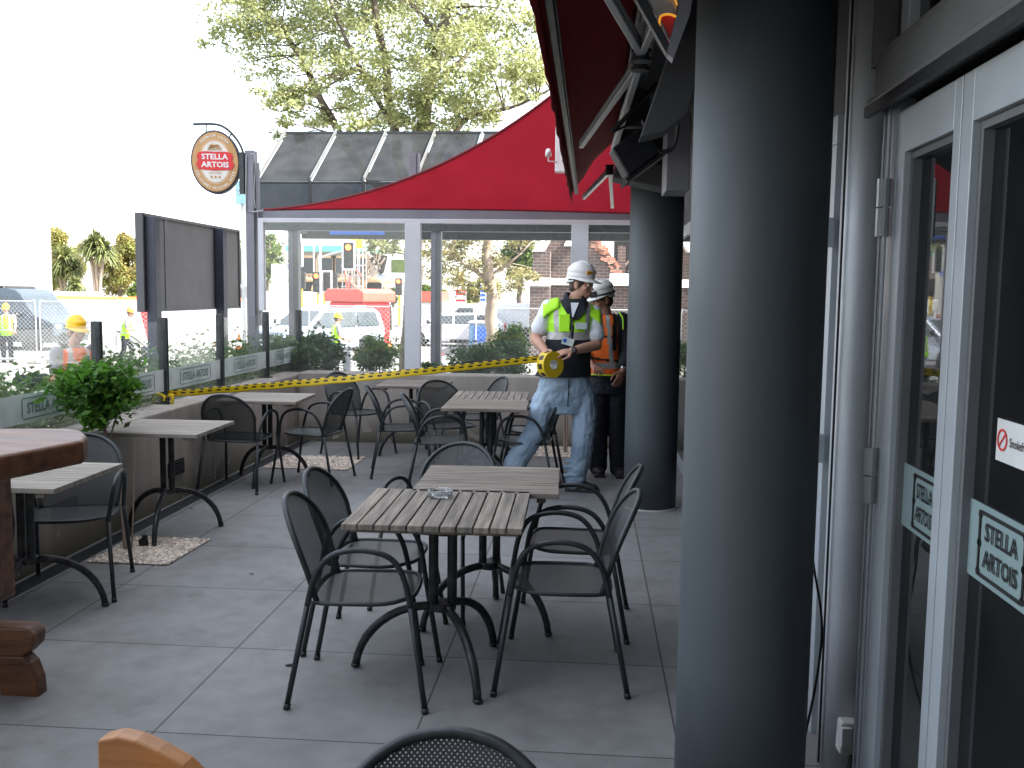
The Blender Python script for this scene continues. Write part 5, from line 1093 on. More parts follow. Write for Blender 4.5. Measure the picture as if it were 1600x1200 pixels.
# ---- simpler distant workers, same construction
def worker(label, loc, rz, hatm, vest, trou, lean=0., arms=None, stride=.1, hgt=1.0, shirt='greyshirt'):
    t = thing('person', label, 'person'); s = hgt
    A = arms or [(V((-.20, 0, 1.38)), V((-.25, .03, 1.12)), V((-.22, .16, .95))), (V((.20, 0, 1.38)), V((.25, .03, 1.12)), V((.22, .16, .95)))]
    LN = lambda v: V((v.x, v.y+lean*max(0, v.z-.85), v.z-abs(lean)*.2*max(0, v.z-.85)))*s
    hc = LN(V((0, .02, 1.60))); b = MB(); T, rt = head(b, hc, V((0, 1, -.15)), s=s); limb(b, [LN(V((0, 0, 1.38))), LN(V((0, 0, 1.48))), hc-V((0, 0, .06))], [.065*s, .056*s, .05*s])
    b.loft([[LN(p) for p in r] for r in rings_i([(.82, 0, 0, .13, .09), (1.1, 0, 0, .13, .09), (1.36, 0, 0, .16, .09), (1.43, 0, 0, .08, .06)], .04, n=20)])
    for sh, el, wr in A:
        sh, el, wr = LN(sh), LN(el), LN(wr); limb(b, [sh, el], [.052*s, .042*s], 10); limb(b, [el, wr], [.042*s, .028*s], 10); hand(b, wr, wr-el, V((0, .3, -1)), V((0, .5, .8)), L=.185*s, curl=.8)
    L_ = [(V((-.09, 0, .85)), V((-.10, stride+.02, .45)), V((-.10, stride*.6, .06))), (V((.09, 0, .85)), V((.10, -stride*.3+.03, .45)), V((.10, -stride*1.4, .06)))]
    for a in L_: limb(b, [q*s for q in a], [.07*s, .05*s, .035*s], 10)
    vox(b, 'body', 'skin', t, .009, 1); eyes(t, T, rt, s); hair(t, T, rt, s); hat(t, T, rt, hatm, s)
    b = MB(); b.loft([[LN(p) for p in r] for r in rings_i([(.86, 0, 0, .145, .105), (1.36, 0, 0, .175, .10), (1.44, 0, 0, .09, .07)], .04, n=20)])
    for sh, el, wr in A: limb(b, [LN(sh), LN(sh*.35+el*.65)], [.07*s, .066*s], 10)
    vox(b, 'shirt', shirt, t, .010, 1, .01)
    def vm(x, y, z):
        z /= s
        if .96 < z < 1.01: return 1
        if abs(abs(x/s)-.10) < .024 and z > 1.0: return 1
        return 0
    b = MB(); b.loft([[LN(p) for p in r] for r in rings_i([(.80, 0, 0, .17, .13), (1.1, 0, 0, .17, .125), (1.3, 0, 0, .19, .125), (1.38, 0, 0, .175, .11), (1.43, 0, 0, .10, .08)], .016, n=64)], vm); b.build('vest', [vest, 'reflect'], t, smooth=True)
    b = MB(); b.loft([[p*s for p in r] for r in rings_i([(.74, 0, 0, .15, .11), (.90, 0, 0, .15, .11)], .03, n=20)])
    for a in L_: limb(b, [q*s for q in a], [.095*s, .075*s, .07*s], 10)
    vox(b, 'trousers', trou, t, .011, 1, .012)
    for a in L_: q = a[2]*s; b = MB(); b.ball(q+V((0, .05, -.02))*s, (.05*s, .13*s, .045*s)); b.box(q+V((0, .05, -.05))*s, (.09*s, .25*s, .02*s)); b.build('boot', 'boot', t, smooth=True)
    t.location = loc; t.rotation_euler = (0, 0, rz); return t
def front_arms(z=1.0, y=.3): return [(V((-.20, 0, 1.38)), V((-.24, .06, 1.10)), V((-.14, y, z))), (V((.20, 0, 1.38)), V((.24, .06, 1.10)), V((.14, y, z)))]
q = gy(108, 500, 9.7); q.z = PAVE-.02; worker('person in yellow hard hat and orange vest bending forward just outside the balustrade', q, R(-118), 'hatyellow', 'hiorange', 'navy', .14, front_arms(1.0, .22))
q = gz(196, 570, STREET); worker('person in orange hard hat and lime vest pushing a machine across the street', q, R(-75), 'hatorange', 'lime', 'navy', .22, front_arms(1.05, .42), .16, .98)
q = gz(12, 566, STREET); worker('person in yellow hard hat and lime vest behind the fence at the far left edge', q, R(-150), 'hatyellow', 'lime', 'navy', 0, None, .08, 1.0)
q = gy(523, 520, 25.5); q.z = STREET; worker('person in lime vest beside the parked silver four-wheel drive', q, R(-60), 'hatyellow', 'lime', 'greyshirt', .1, front_arms(1.0, .3), .1, .95)
# machine pushed across the street
q0 = gz(236, 566, STREET); mc = thing('plate_machine', 'small dark wheeled compacting machine pushed by the lime-vested person', 'machine', q0)
b = MB(); b.box(q0+V((0, 0, .35)), (.45, .4, .3)); b.box(q0+V((0, 0, .12)), (.6, .45, .08)); b.tube([q0+V((.05, 0, .5)), q0+V((.05, 0, .75))], .08, 10); b.build('engine', 'vandark', mc, bevel=.03); b = MB()
for sy in (-.2, .2): b.tube([q0+V((-.15, sy, .4)), q0+V((-.95, sy, .95))], .02, 6)
b.tube([q0+V((-.95, -.2, .95)), q0+V((-.95, .2, .95))], .02, 6); b.build('handle', 'metal_dark', mc)
for sx in (-.2, .2): b = MB(); b.disc(q0+V((sx, 0, .1)), 0, .1, Y3, .42, 14); b.build('wheel', 'tyre', mc)
# dark bag near the yellow-hat worker
q = gy(52, 596, 10.5); b = MB(); b.ball(q, (.20, .14, .09)); b.ball(q+V((-.12, 0, .0)), (.12, .12, .08)); b.ball(q+V((.13, -.02, .02)), (.1, .1, .08)); b.tube(smooth_curve([q+V((-.1, -.08, .06)), q+V((0, -.12, .13)), q+V((.1, -.08, .07))], 5), .012, 6); o = vox(b, 'duffel_bag', 'navy', None, .012, 2, .02, .1); tag(o, 'dark slumped bag lying in the planting below the yellow-helmeted person', 'bag')

# ------------------------------------------------------------------ chain link fences
def fence_panel(L, Hh, cell=.085, gate=False):
    t = thing('fence_panel', 'x', 'fence'); b = MB(); r = .019
    P = [(.06, 0, 0), (.06, 0, Hh-.12), (.16, 0, Hh), (L-.16, 0, Hh), (L-.06, 0, Hh-.12), (L-.06, 0, 0)]
    b.tube(smooth_curve(P[:1]+[P[1], P[2]], 3)+smooth_curve([P[3], P[4], P[5]], 3), r, 6); b.tube([(.06, 0, .12), (L-.06, 0, .12)], r*.8, 6); b.build('frame', 'galv', t)
    w_ = MB(); z0, z1 = .13, Hh-.02; hh = z1-z0; x = .07-hh
    def wire(xa, za, xb, zb):
        d_ = V((xb-xa, 0, zb-za)).normalized(); n_ = V((-d_.z, 0, d_.x))*.0055; w_.add([V((xa, 0, za))+n_, V((xb, 0, zb))+n_, V((xb, 0, zb))-n_, V((xa, 0, za))-n_], [(0, 1, 2, 3)]); nn = V((0, .0055, 0)); w_.add([V((xa, 0, za))+nn, V((xb, 0, zb))+nn, V((xb, 0, zb))-nn, V((xa, 0, za))-nn], [(0, 1, 2, 3)])
    while x < L-.07:
        a0 = max(x, .07); a1 = min(x+hh, L-.07)
        if a1 > a0: wire(a0, z0+(a0-x), a1, z0+(a1-x)); wire(a0, z1-(a0-x), a1, z1-(a1-x))
        x += cell
    w_.build('chain_link', 'galv', t)
    for x in (.1, L-.1): f_ = MB(); f_.b2((x-.1, -.28, 0), (x+.1, .28, .12)); f_.build('concrete_foot', 'pave', t, bevel=.02)
    return t
fp = fence_panel(2.45, 1.85, .13)
def fpanel(first, x, y, deg, label, z=STREET):
    if first: fp.location = (x, y, z); fp.rotation_euler = (0, 0, R(deg)); return tag(fp, label, group='temporary chain-link fence panels')
    return dup(fp, None, (x, y, z), R(deg), label)
xl = gy(185, 520, 27).x
labs = ['chain-link panel in front of the van\'s front wheel', 'chain-link panel in front of the van\'s rear', 'chain-link panel cut by the left picture edge']
for k in range(3): fpanel(k == 0, xl-2.47*(k+1), 27, 0, labs[k])
fpanel(False, xl+.05, 27.0, 24, 'chain-link panel angled away behind the walking person, right of the van')
labs = ['chain-link panel in front of the silver four-wheel drive', 'chain-link panel in front of the red booth', 'chain-link panel left of the wide screen post, behind the round bush', 'chain-link panel just right of the wide screen post', 'chain-link panel before the white estate car', 'chain-link panel around the pale tree trunk', 'chain-link panel beside the striding man\'s shoulder', 'chain-link panel in front of the church buttress', 'chain-link panel before the broken church wall', 'chain-link panel seen right of the far column']
x = gy(480, 520, 26).x
for k in range(10): fpanel(False, x+2.35*k*1.0, 26-.0*k+(.25 if k % 2 else 0), (-2 if k % 2 else 3), labs[k])
# street barrier lower-left
q = gz(30, 585, PAVE); br = thing('crowd_barrier', 'low galvanised crowd barrier at the left picture edge', 'barrier', (q.x, 12.6, PAVE)); q = gy(30, 590, 12.6)
b = MB(); b.tube(smooth_curve([V((q.x-1.2, 12.6, PAVE)), V((q.x-1.2, 12.6, PAVE+.95)), V((q.x-1.1, 12.6, PAVE+1.02))], 3)+smooth_curve([V((q.x-.1, 12.6, PAVE+1.02)), V((q.x, 12.6, PAVE+.93)), V((q.x, 12.6, PAVE))], 3), .018, 8); b.tube([V((q.x-1.2, 12.6, PAVE+.3)), V((q.x, 12.6, PAVE+.3))], .014, 6); b.build('frame', 'galv', br)

# ------------------------------------------------------------------ vehicles
def wheel(par, c, r, wd_, axis=Y3):
    b = MB(); b.disc(c, r*.6, r, axis, wd_, 24); o = b.build('wheel', 'tyre', par, bevel=.01); b = MB(); b.disc(c, 0, r*.62, axis, wd_*.9, 20); b.build('rim', 'rim', o); b = MB()
    for k in range(5): a = 2*math.pi*k/5; b.box(c+V((r*.35*math.cos(a), 0, r*.35*math.sin(a))), (.05, wd_*.94, .05), Matrix.Rotation(-a, 3, 'Y'))
    b.build('hub_slots', 'tyre', o)
def vehicle(name, label, cat, loc, rz, prof, W, shoulder, inset, wins, wheels, m, low=None, extra=None, screens=()):
    """prof: (x,z) side outline, local x forward; above shoulder width narrows"""
    t = thing(name, label, cat); hw = lambda z: W/2-(inset*max(0, z-shoulder))
    b = MB(); n = len(prof); L_ = [V((x, hw(z), z)) for x, z in prof]; Rr = [V((x, -hw(z), z)) for x, z in prof]
    b.add(L_+Rr, [tuple(range(n)), tuple(range(n, 2*n))[::-1]]+[(i, (i+1) % n, n+(i+1) % n, n+i) for i in range(n)]); o = b.build('body', m, t, bevel=.05, seg=3)
    for w_ in wins:
        for s in (-1, 1): b = MB(); b.prism([V((x, s*(hw(z)+.004), z)) for x, z in w_], (0, s*.008, 0)); b.build('side_window', 'carglass', t)
    for (xa, za, xb, zb, nm, mm) in screens:
        k = .10; d_ = V((xb-xa, 0, zb-za)); nrm = V((-d_.z, 0, d_.x)).normalized(); nrm = nrm if nrm.z > 0 or abs(nrm.z) < .2 and nrm.x*(xa+xb) > 0 else -nrm
        P = [V((xa, -(hw(za)-k), za)), V((xa, hw(za)-k, za)), V((xb, hw(zb)-k, zb)), V((xb, -(hw(zb)-k), zb))]; b = MB(); b.prism([p+nrm*.004 for p in P], nrm*.008); b.build(nm, mm, t)
    for x, r in wheels:
        for s in (-1, 1): wheel(t, V((x, s*(W/2-.10), r)), r, .22)
        b = MB()
        for s in (-1, 1): b.disc(V((x, s*(W/2-.02), r)), 0, r*1.16, Y3, .06, 22)
        b.build('wheel_arch', 'slot', t)
    if low: b = MB(); b.b2((prof[0][0]+.1, -W/2-.012, .30), (max(p[0] for p in prof)-.1, W/2+.012, low)); b.build('lower_trim', 'vandark', t, bevel=.02)
    if extra: extra(t, hw)
    t.location = loc; t.rotation_euler = (0, 0, rz); return t
def lamps(xf, xr, z, W):
    def f_(t, hw):
        for s in (-1, 1):
            b = MB(); b.b2((xf-.06, s*(W/2-.28)-.16, z-.09), (xf+.02, s*(W/2-.28)+.16, z+.09)); b.build('headlight', 'lamp', t, bevel=.02)
            b = MB(); b.b2((xr-.02, s*(W/2-.16)-.09, z+.05), (xr+.05, s*(W/2-.16)+.09, z+.35)); b.build('tail_light', 'taillamp', t, bevel=.01)
            b = MB(); b.ball((xf-1.35, s*(W/2+.12), z+.42), (.08, .12, .09)); b.build('mirror', 'black', t, smooth=True)
        b = MB(); b.b2((xf-.05, -.42, z-.10), (xf+.03, .42, z+.07)); 
        b.b2((xf-.02, -.7, z-.38), (xf+.05, .7, z-.20)); b.build('grille', 'black', t, bevel=.01); b = MB(); b.b2((xf+.035, -.25, z-.30), (xf+.06, .25, z-.20)); b.build('number_plate', 'white', t)
        b = MB(); b.b2((xr-.06, -.26, z-.05), (xr-.02, .26, z+.06)); b.build('number_plate', 'white', t)
    return f_
# van (left), front towards the right
q = gz(20, 556, STREET); q = gy(20, 556, 33.5); q.z = STREET
vp = [(-2.6, .35), (2.35, .35), (2.55, .55), (2.5, 1.0), (1.75, 1.28), (1.15, 2.02), (.9, 2.18), (.5, 2.24), (-2.4, 2.24), (-2.55, 2.1), (-2.62, 1.0)]
def vx(t, hw):
    lamps(2.5, -2.62, .85, 2.0)(t, hw); b = MB(); b.b2((-2.2, -.85, 2.30), (.6, .85, 2.34)); 
    for x in (-1.8, -.6, .4): b.b2((x-.03, -.8, 2.23), (x+.03, .8, 2.30))
    b.build('roof_rack', 'galv', t); b = MB(); b.b2((-3.35, -1.02, .5), (-2.66, -.96, 2.1)); b.build('rear_door', 'vandark', t, bevel=.02)
vehicle('van', 'grey high-roofed van with dark lower sides parked behind the fence at the left', 'van', q, R(-7), vp, 2.0, 1.2, .14, [[(.78, 1.32), (1.55, 1.32), (1.10, 1.9), (.78, 1.95)], [(-.45, 1.32), (.62, 1.32), (.62, 1.95), (-.45, 1.95)], [(-2.4, 1.32), (-.6, 1.32), (-.6, 1.95), (-2.4, 1.95)]], [(1.6, .36), (-1.45, .36)], 'vanpaint', .85, vx, [(1.70, 1.32, 1.2, 1.95, 'windscreen', 'carglass')])
# SUV facing camera-left
q = gy(497, 520, 31); q.z = STREET
sp1 = [(-2.2, .38), (2.15, .38), (2.28, .6), (2.24, .98), (1.15, 1.13), (.45, 1.62), (.2, 1.70), (-1.9, 1.70), (-2.15, 1.55), (-2.25, 1.0)]
vehicle('four_wheel_drive', 'silver blue four-wheel drive parked facing left behind the chain-link fence', 'car', q, R(238), sp1, 1.85, 1.02, .32, [[(.0, 1.12), (.98, 1.12), (.42, 1.56), (.0, 1.58)], [(-.95, 1.12), (-.08, 1.12), (-.08, 1.58), (-.95, 1.58)], [(-2.0, 1.12), (-1.03, 1.12), (-1.03, 1.58), (-1.9, 1.56)]], [(1.42, .37), (-1.38, .37)], 'carsilver', None, lamps(2.24, -2.22, .82, 1.85), [(1.12, 1.15, .5, 1.60, 'windscreen', 'carglass')])
# white estate
q = gy(706, 505, 40); q.z = STREET
vehicle('estate_car', 'white estate car seen side-on behind the fence right of the wide screen post', 'car', q, R(183), [(-2.3, .3), (2.2, .3), (2.3, .5), (2.2, .82), (1.2, .95), (.45, 1.38), (-1.7, 1.42), (-2.25, .95)], 1.75, .95, .4, [[(-.1, .97), (.95, .97), (.4, 1.30), (-.1, 1.32)], [(-1.0, .97), (-.2, .97), (-.2, 1.32), (-1.0, 1.34)], [(-2.0, .97), (-1.1, .97), (-1.1, 1.34), (-1.65, 1.32)]], [(1.4, .32), (-1.35, .32)], 'carwhite', None, lamps(2.25, -2.28, .62, 1.75), [(1.2, .97, .5, 1.33, 'windscreen', 'carglass')])
q = gy(441, 500, 48); q.z = STREET
vehicle('white_truck', 'white box van far off near the left traffic lights', 'van', q, R(200), [(-2.6, .35), (2.3, .35), (2.5, .7), (2.2, 1.2), (1.6, 2.2), (-2.6, 2.2)], 2.0, 1.2, .08, [[(.9, 1.3), (1.9, 1.3), (1.5, 1.9), (.9, 1.9)]], [(1.6, .36), (-1.5, .36)], 'carwhite', None, lamps(2.4, -2.6, .8, 2.0), [(2.15, 1.3, 1.65, 2.05, 'windscreen', 'carglass')])
q = gy(776, 500, 43); q.z = STREET
vehicle('white_truck', 'white and blue van parked behind the pale tree', 'van', q, R(175), [(-2.6, .35), (2.3, .35), (2.5, .7), (2.2, 1.1), (1.5, 1.75), (-2.6, 1.85)], 2.0, 1.2, .08, [[(.9, 1.2), (1.9, 1.2), (1.5, 1.6), (.9, 1.6)]], [(1.6, .36), (-1.5, .36)], 'carwhite', None, lamps(2.4, -2.6, .8, 2.0), [(2.15, 1.15, 1.55, 1.7, 'windscreen', 'carglass')])
# red booth
q = gy(568, 520, 36); q.z = STREET; rb = thing('red_booth', 'red trailer booth with overhanging rounded roof behind the silver four-wheel drive', 'booth')
b = MB(); b.b2((-1.15, -.7, .25), (.75, .7, 1.85)); b.build('cabin', 'red', rb, bevel=.05); b = MB(); b.prism([(-1.3, -.85, 1.855), (.85, -.85, 1.855), (.85, -.85, 2.25), (.6, -.85, 2.36), (-1.1, -.85, 2.36), (-1.3, -.85, 2.22)], (0, 1.75, 0)); b.build('roof', 'redpale', rb, bevel=.06)
for x in (-.7, .3): wheel(rb, V((x, -.62, .28)), .28, .16)
b = MB(); b.b2((-.9, -.715, .9), (.4, -.70, 1.6)); b.build('hatch', 'redpale', rb)
rb.location = q; rb.rotation_euler = (0, 0, R(-32))

# ------------------------------------------------------------------ traffic lights, signs
def tl(label, px, py, Y, hgt, pole_px=None, lit=None, back=False, polecol='galv', rz=0, arm_=False, white=True):
    c = gy(px, py, Y); pz = STREET; k = hgt
    pp = gy(pole_px if pole_px is not None else px, py, Y); t = thing('traffic_light', label, 'traffic light', (pp.x, Y, pz))
    b = MB(); topz = c.z+(.05 if not arm_ else .0); b.tube([(pp.x, Y+.2, pz), (pp.x, Y+.2, topz)], .07, 10); b.build('pole', polecol, t)
    if arm_: b = MB(); b.tube(smooth_curve([V((pp.x, Y+.2, c.z-.15)), V((pp.x*.5+c.x*.5, Y+.2, c.z+.12)), V((c.x, Y+.2, c.z+.22))], 5), .05, 8); b.build('mast_arm', 'galv', t)
    b = MB(); b.b2((c.x-.19*k, Y-.10, c.z-.5*k), (c.x+.19*k, Y+.14, c.z+.5*k)); h = b.build('signal_head', 'black', t, bevel=.03)
    if white: b = MB(); b.b2((c.x-.27*k, Y+.0, c.z-.58*k), (c.x+.27*k, Y+.04, c.z+.58*k)); b.build('target_board', 'white', t, bevel=.02)
    for i in range(3):
        z = c.z+(.31-.31*i)*k
        b = MB(); b.disc((c.x, Y-.105, z), 0, .115*k, Y3, .02, 16); b.build('lens', emit('signal_red', (1, .12, .02), 3.) if (lit == i) else 'metal_dark', h)
        b = MB(); b.tube([(c.x+.13*k*math.cos(a), Y-.15, z+.13*k*math.sin(a)) for a in [math.pi*q_/8 for q_ in range(9)]], .02*k, 5); b.build('visor', 'black', h)
    return t
tl('traffic light on an overhead arm showing red, white bordered board', 545, 399, 46, 1.25, 497, 0, arm_=True)
tl('low traffic light showing red on a yellow post, left of centre', 495, 441, 46, 1.0, None, 0, polecol='yellow', white=False)
tl('unlit traffic light with white border beside the low red one', 511, 440, 47, .95, 505, None, polecol='yellow')
tl('unlit dark traffic light, rightmost of the low cluster', 522, 440, 49, .9, 522, None, polecol='galv', white=False)
tl('unlit dark traffic light facing sideways on the yellow post left of the cluster', 472, 438, 47, .85, 469, None, polecol='yellow', white=False)
tl('high unlit traffic light on the tall pale pole at the left pane', 464, 396, 45, 1.1, 458, None)
tl('traffic light showing red on a yellow pole beside the wide screen post', 623, 448, 50, .9, 623, 0, polecol='yellow', white=False)
def pole(label, px, py_top, Y, r=.05, m='galv', name='street_pole'):
    p = gy(px, py_top, Y); b = MB(); b.tube([(p.x, Y, STREET), (p.x, Y, p.z)], r, 10); b.b2((p.x-.12, Y-.12, STREET), (p.x+.12, Y+.12, STREET+.06)); b.tube([(p.x, Y, p.z), (p.x, Y, p.z+.06)], r*1.3, 10); return tag(b.build(name, m, loc=(p.x, Y, STREET)), label, 'pole')
pole('tall pale lamp pole rising at the left screen pane', 459, 352, 44, .07); pole('thin tall pole just right of the shelter post', 500, 352, 44.5, .05); pole('tall thin pole left of the overhead signal', 490, 350, 52, .05)
def board(label, px, py, wpx, hpx, Y, m, txt=None, tm='black', th=.5, pole_=True, name='road_sign', cat='sign', two=None):
    c = gy(px, py, Y); w_, h_ = wpx*Y/FPX, hpx*Y/FPX; t = thing(name, label, cat, (c.x, Y, STREET if pole_ else c.z))
    b = MB(); b.box(c, (w_, .04, h_)); b.build('panel', m, t, bevel=.008)
    if pole_: b = MB(); b.tube([(c.x, Y+.06, STREET), (c.x, Y+.06, c.z+h_*.4)], .04, 8); b.build('pole', 'galv', t)
    if txt:
        b = MB(); text(b, txt, c+V((0, -.024, (h_*.2 if two else 0))), X3, Z3, w=w_*.85, h=h_*(th if not two else .32), bold=.02)
        if two: text(b, two, c+V((0, -.024, -h_*.22)), X3, Z3, w=w_*.85, h=h_*.32, bold=.02)
        b.build('lettering', tm, t)
    return t, c, w_, h_
board('blue street name sign on the tall pole', 456, 417, 18, 6, 43.5, 'blue', 'Durham Street', 'white', name='street_sign', pole_=False)
board('small blue street name sign in front of the damaged building', 597, 432, 12, 4, 55, 'blue', 'Street', 'white', name='street_sign')
t, c, w_, h_ = board('white rectangular road sign on a thick white pole', 433, 425, 19, 25, 30, 'white'); b = MB(); b.box(c+V((0, -.025, .06)), (.18, .006, .03)); b.box(c+V((0, -.025, -.02)), (.03, .006, .16)); b.build('symbol', 'galv', t); b = MB(); b.b2((c.x-.045, 30.0, STREET), (c.x+.045, 30.09, c.z-.2)); b.build('pole', 'white', t)
board('yellow LEIGHS contractor sign on the damaged building', 557, 380, 20, 16, 66, 'yellow', 'LEIGHS', 'redpale', .3, False, name='contractor_sign')
board('white and red road closed notice hung on the fence', 502, 480, 14, 9, 25.8, 'white', 'ROAD', 'redpale', name='notice', pole_=False, two='CLOSED')
board('small white blank notice hung on the fence by the red booth', 563, 481, 16, 8, 25.8, 'white', name='notice', pole_=False)
# petrol station totem
t, c, w_, h_ = board('tall petrol station price totem with yellow shell emblem and red band', 720, 452, 17, 48, 52, 'white', name='petrol_sign')
b = MB(); cc = c+V((0, -.03, h_*.30)); rr = w_*.38; b.prism([cc+V((rr*(1 if k % 2 else .90)*math.cos(a)*1.0, 0, rr*(1 if k % 2 else .92)*math.sin(a))) for k, a in enumerate([R(-35)+R(250)*i/14 for i in range(15)])]+[cc+V((-rr*.3, 0, -rr*.95)), cc+V((rr*.3, 0, -rr*.95))], (0, -.01, 0)); b.build('emblem', 'yellow', t)
b = MB(); 
for a in (-.6, -.3, 0, .3, .6): b.tube([cc+V((0, -.015, -rr*.8)), cc+V((rr*.85*math.sin(a), -.015, rr*.75*math.cos(a)))], .018, 5)
b.build('emblem_ribs', 'red', t); b = MB(); b.box(c+V((0, -.024, -h_*.10)), (w_*.94, .01, h_*.18)); b.box(c+V((0, -.024, -h_*.36)), (w_*.9, .01, h_*.07)); b.build('price_band', 'red', t); b = MB(); text(b, '208.9', c+V((0, -.032, -h_*.10)), X3, Z3, w=w_*.7, h=h_*.08); text(b, '214.9', c+V((0, -.026, -h_*.25)), X3, Z3, w=w_*.7, h=h_*.07); b.build('price_digits', 'offwhite', t)
t, c, w_, h_ = board('blue and white striped service sign right of the petrol totem', 755, 460, 9, 34, 54, 'white', name='service_sign'); b = MB()
for k in range(4): b.box(c+V((0, -.024, h_*(.36-.2*k))), (w_*.9, .01, h_*.12))
b.build('blue_bars', 'blue', t)
# cones, barrels, skip
cn = thing('traffic_cone', 'x', 'traffic cone'); b = MB(); b.loft([ring(0, 0, z, r, r, 16, 2) for z, r in ((.04, .15), (.25, .11), (.251, .11), (.45, .07), (.451, .07), (.72, .03))], lambda x, y, z: 1 if .25 < z < .45 else 0); b.build('cone', ['orange', 'white'], cn); b = MB(); b.b2((-.2, -.2, 0), (.2, .2, .04)); b.build('base', 'orange', cn, bevel=.01)
for k, (px, Y, lb) in enumerate([(373, 33, 'orange traffic cone right of the billboard'), (685, 34, 'orange traffic cone in front of the white estate car'), (607, 38, 'orange traffic cone right of the red booth'), (792, 30, 'orange traffic cone beside the dark skip'), (345, 38, 'orange traffic cone behind the billboard post')]):
    p = gy(px, 500, Y); p.z = STREET
    if k == 0: cn.location = p; tag(cn, lb, group='orange traffic cones')
    else: dup(cn, None, p, None, lb)
q = gy(768, 515, 25); q.z = STREET; sk = thing('skip_bin', 'dark open-top skip bin behind the broad shrub and fence', 'skip', q); b = MB(); b.prism([q+V((-.45, 0, 0)), q+V((.45, 0, 0)), q+V((.52, 0, .85)), q+V((-.52, 0, .85))], (0, 1.2, 0)); b.build('tub', 'vandark', sk, bevel=.02); b = MB(); b.b2(tuple(q+V((-.56, -.04, .84))), tuple(q+V((.56, 1.24, .90)))); b.build('rim', 'metal_dark', sk)
q = gy(754, 490, 28); q.z = STREET; tb = thing('portable_toilet', 'blue portable toilet cabin behind the pale tree', 'portable toilet', q); b = MB(); b.b2(tuple(q+V((-.4, 0, 0))), tuple(q+V((.4, .8, 1.35)))); b.build('cabin', mat('toilet_blue', (.12, .25, .42)), tb, bevel=.04); b = MB(); b.b2(tuple(q+V((-.42, -.02, 1.355))), tuple(q+V((.42, .82, 1.42)))); b.build('roof', 'white', tb, bevel=.03); b = MB(); b.b2(tuple(q+V((-.25, -.012, .1))), tuple(q+V((.25, .0, 1.25)))); b.build('door', 'blue', tb)
p = gy(543, 560, 12.0); cbx = thing('street_bollard', 'white square post cabinet behind the back wall beside the dark shrub', 'bollard', (p.x, 12, PAVE)); b = MB(); b.b2((p.x-.05, 11.95, PAVE), (p.x+.05, 12.05, gy(543, 548, 12).z)); b.build('shaft', 'white', cbx, bevel=.01); b = MB(); b.b2((p.x-.16, 11.93, gy(543, 552, 12).z), (p.x-.052, 12.07, gy(543, 548, 12).z)); b.build('arm', 'white', cbx)
# red sloping panel, and rubble, at the left
q = gy(222, 500, 32); b = MB(); b.prism([gy(x, y, 32) for x, y in ((212, 462), (222, 462), (240, 530), (230, 530))], (0, .15, 0)); tag(b.build('red_ladder_board', 'red', loc=q), 'red sloping board leaning beside the billboard', 'board')
mbx = MB()
for k in range(90):
    p = gz(random.uniform(355, 385), 505, STREET)+V((random.uniform(-2.5, 3), random.uniform(-2, 3), 0)); s = random.uniform(.08, .3); mbx.box(p+V((0, 0, s*.3)), (s, s*.8, s*.6), Matrix.Rotation(random.random()*3, 3, 'Z') @ Matrix.Rotation(random.random(), 3, 'X'))
tag(mbx.build('rubble', 'pinkstone'), 'low heap of broken rubble on the road right of the billboard', 'rubble', kind='stuff')

# ------------------------------------------------------------------ far buildings
def at(px, py, Y): return gy(px, py, Y)
# white building at left, white wall with tile coping
wbld = thing('white_building', 'big plain white building at the left edge behind the van', 'building', at(40, 480, 48)); x0, x1 = at(-260, 400, 48).x, at(80, 400, 48).x; zt = 8.0
dd = V((-8.5, 11, 0)); b = MB(); b.prism([V((x0, 48, STREET)), V((x1, 48, STREET)), V((x1, 48, 7.2)), V((x0, 48, 7.2))], dd); b.build('wall', 'white', wbld)
b = MB(); b.prism([V((x0-.1, 47.9, 7.201)), V((x1+.1, 47.9, 7.201)), V((x1+.1, 47.9, 7.5)), V((x0-.1, 47.9, 7.5))], dd); b.build('parapet', 'white', wbld)
for lo, hi in (((x1-1.0, 47.6, at(60, 404, 48).z), (x1-.1, 47.99, at(60, 400, 48).z)), ((x1, 47.9, 1.1), (x1+2.2, 48.6, 1.35))): b = MB(); b.b2(lo, hi); b.build('ledge', 'offwhite', wbld)
for k in range(3): b = MB(); b.b2((x1-4.2-k*4, 47.97, 3.2), (x1-2.8-k*4, 48.02, 4.8)); b.build('window', 'carglass', wbld)
ww = thing('boundary_wall', 'long white boundary wall with orange tile coping behind the van', 'wall', at(200, 500, 44)); x0, x1 = at(70, 480, 44).x, at(400, 480, 44).x
b = MB(); b.b2((x0, 44, STREET), (x1, 44.3, 1.03)); b.build('wall', 'white', ww); b = MB(); b.prism([(x0, 43.9, 1.035), (x0, 44.4, 1.035), (x0, 44.15, 1.16)], (x1-x0, 0, 0)); b.build('coping', 'orange', ww)
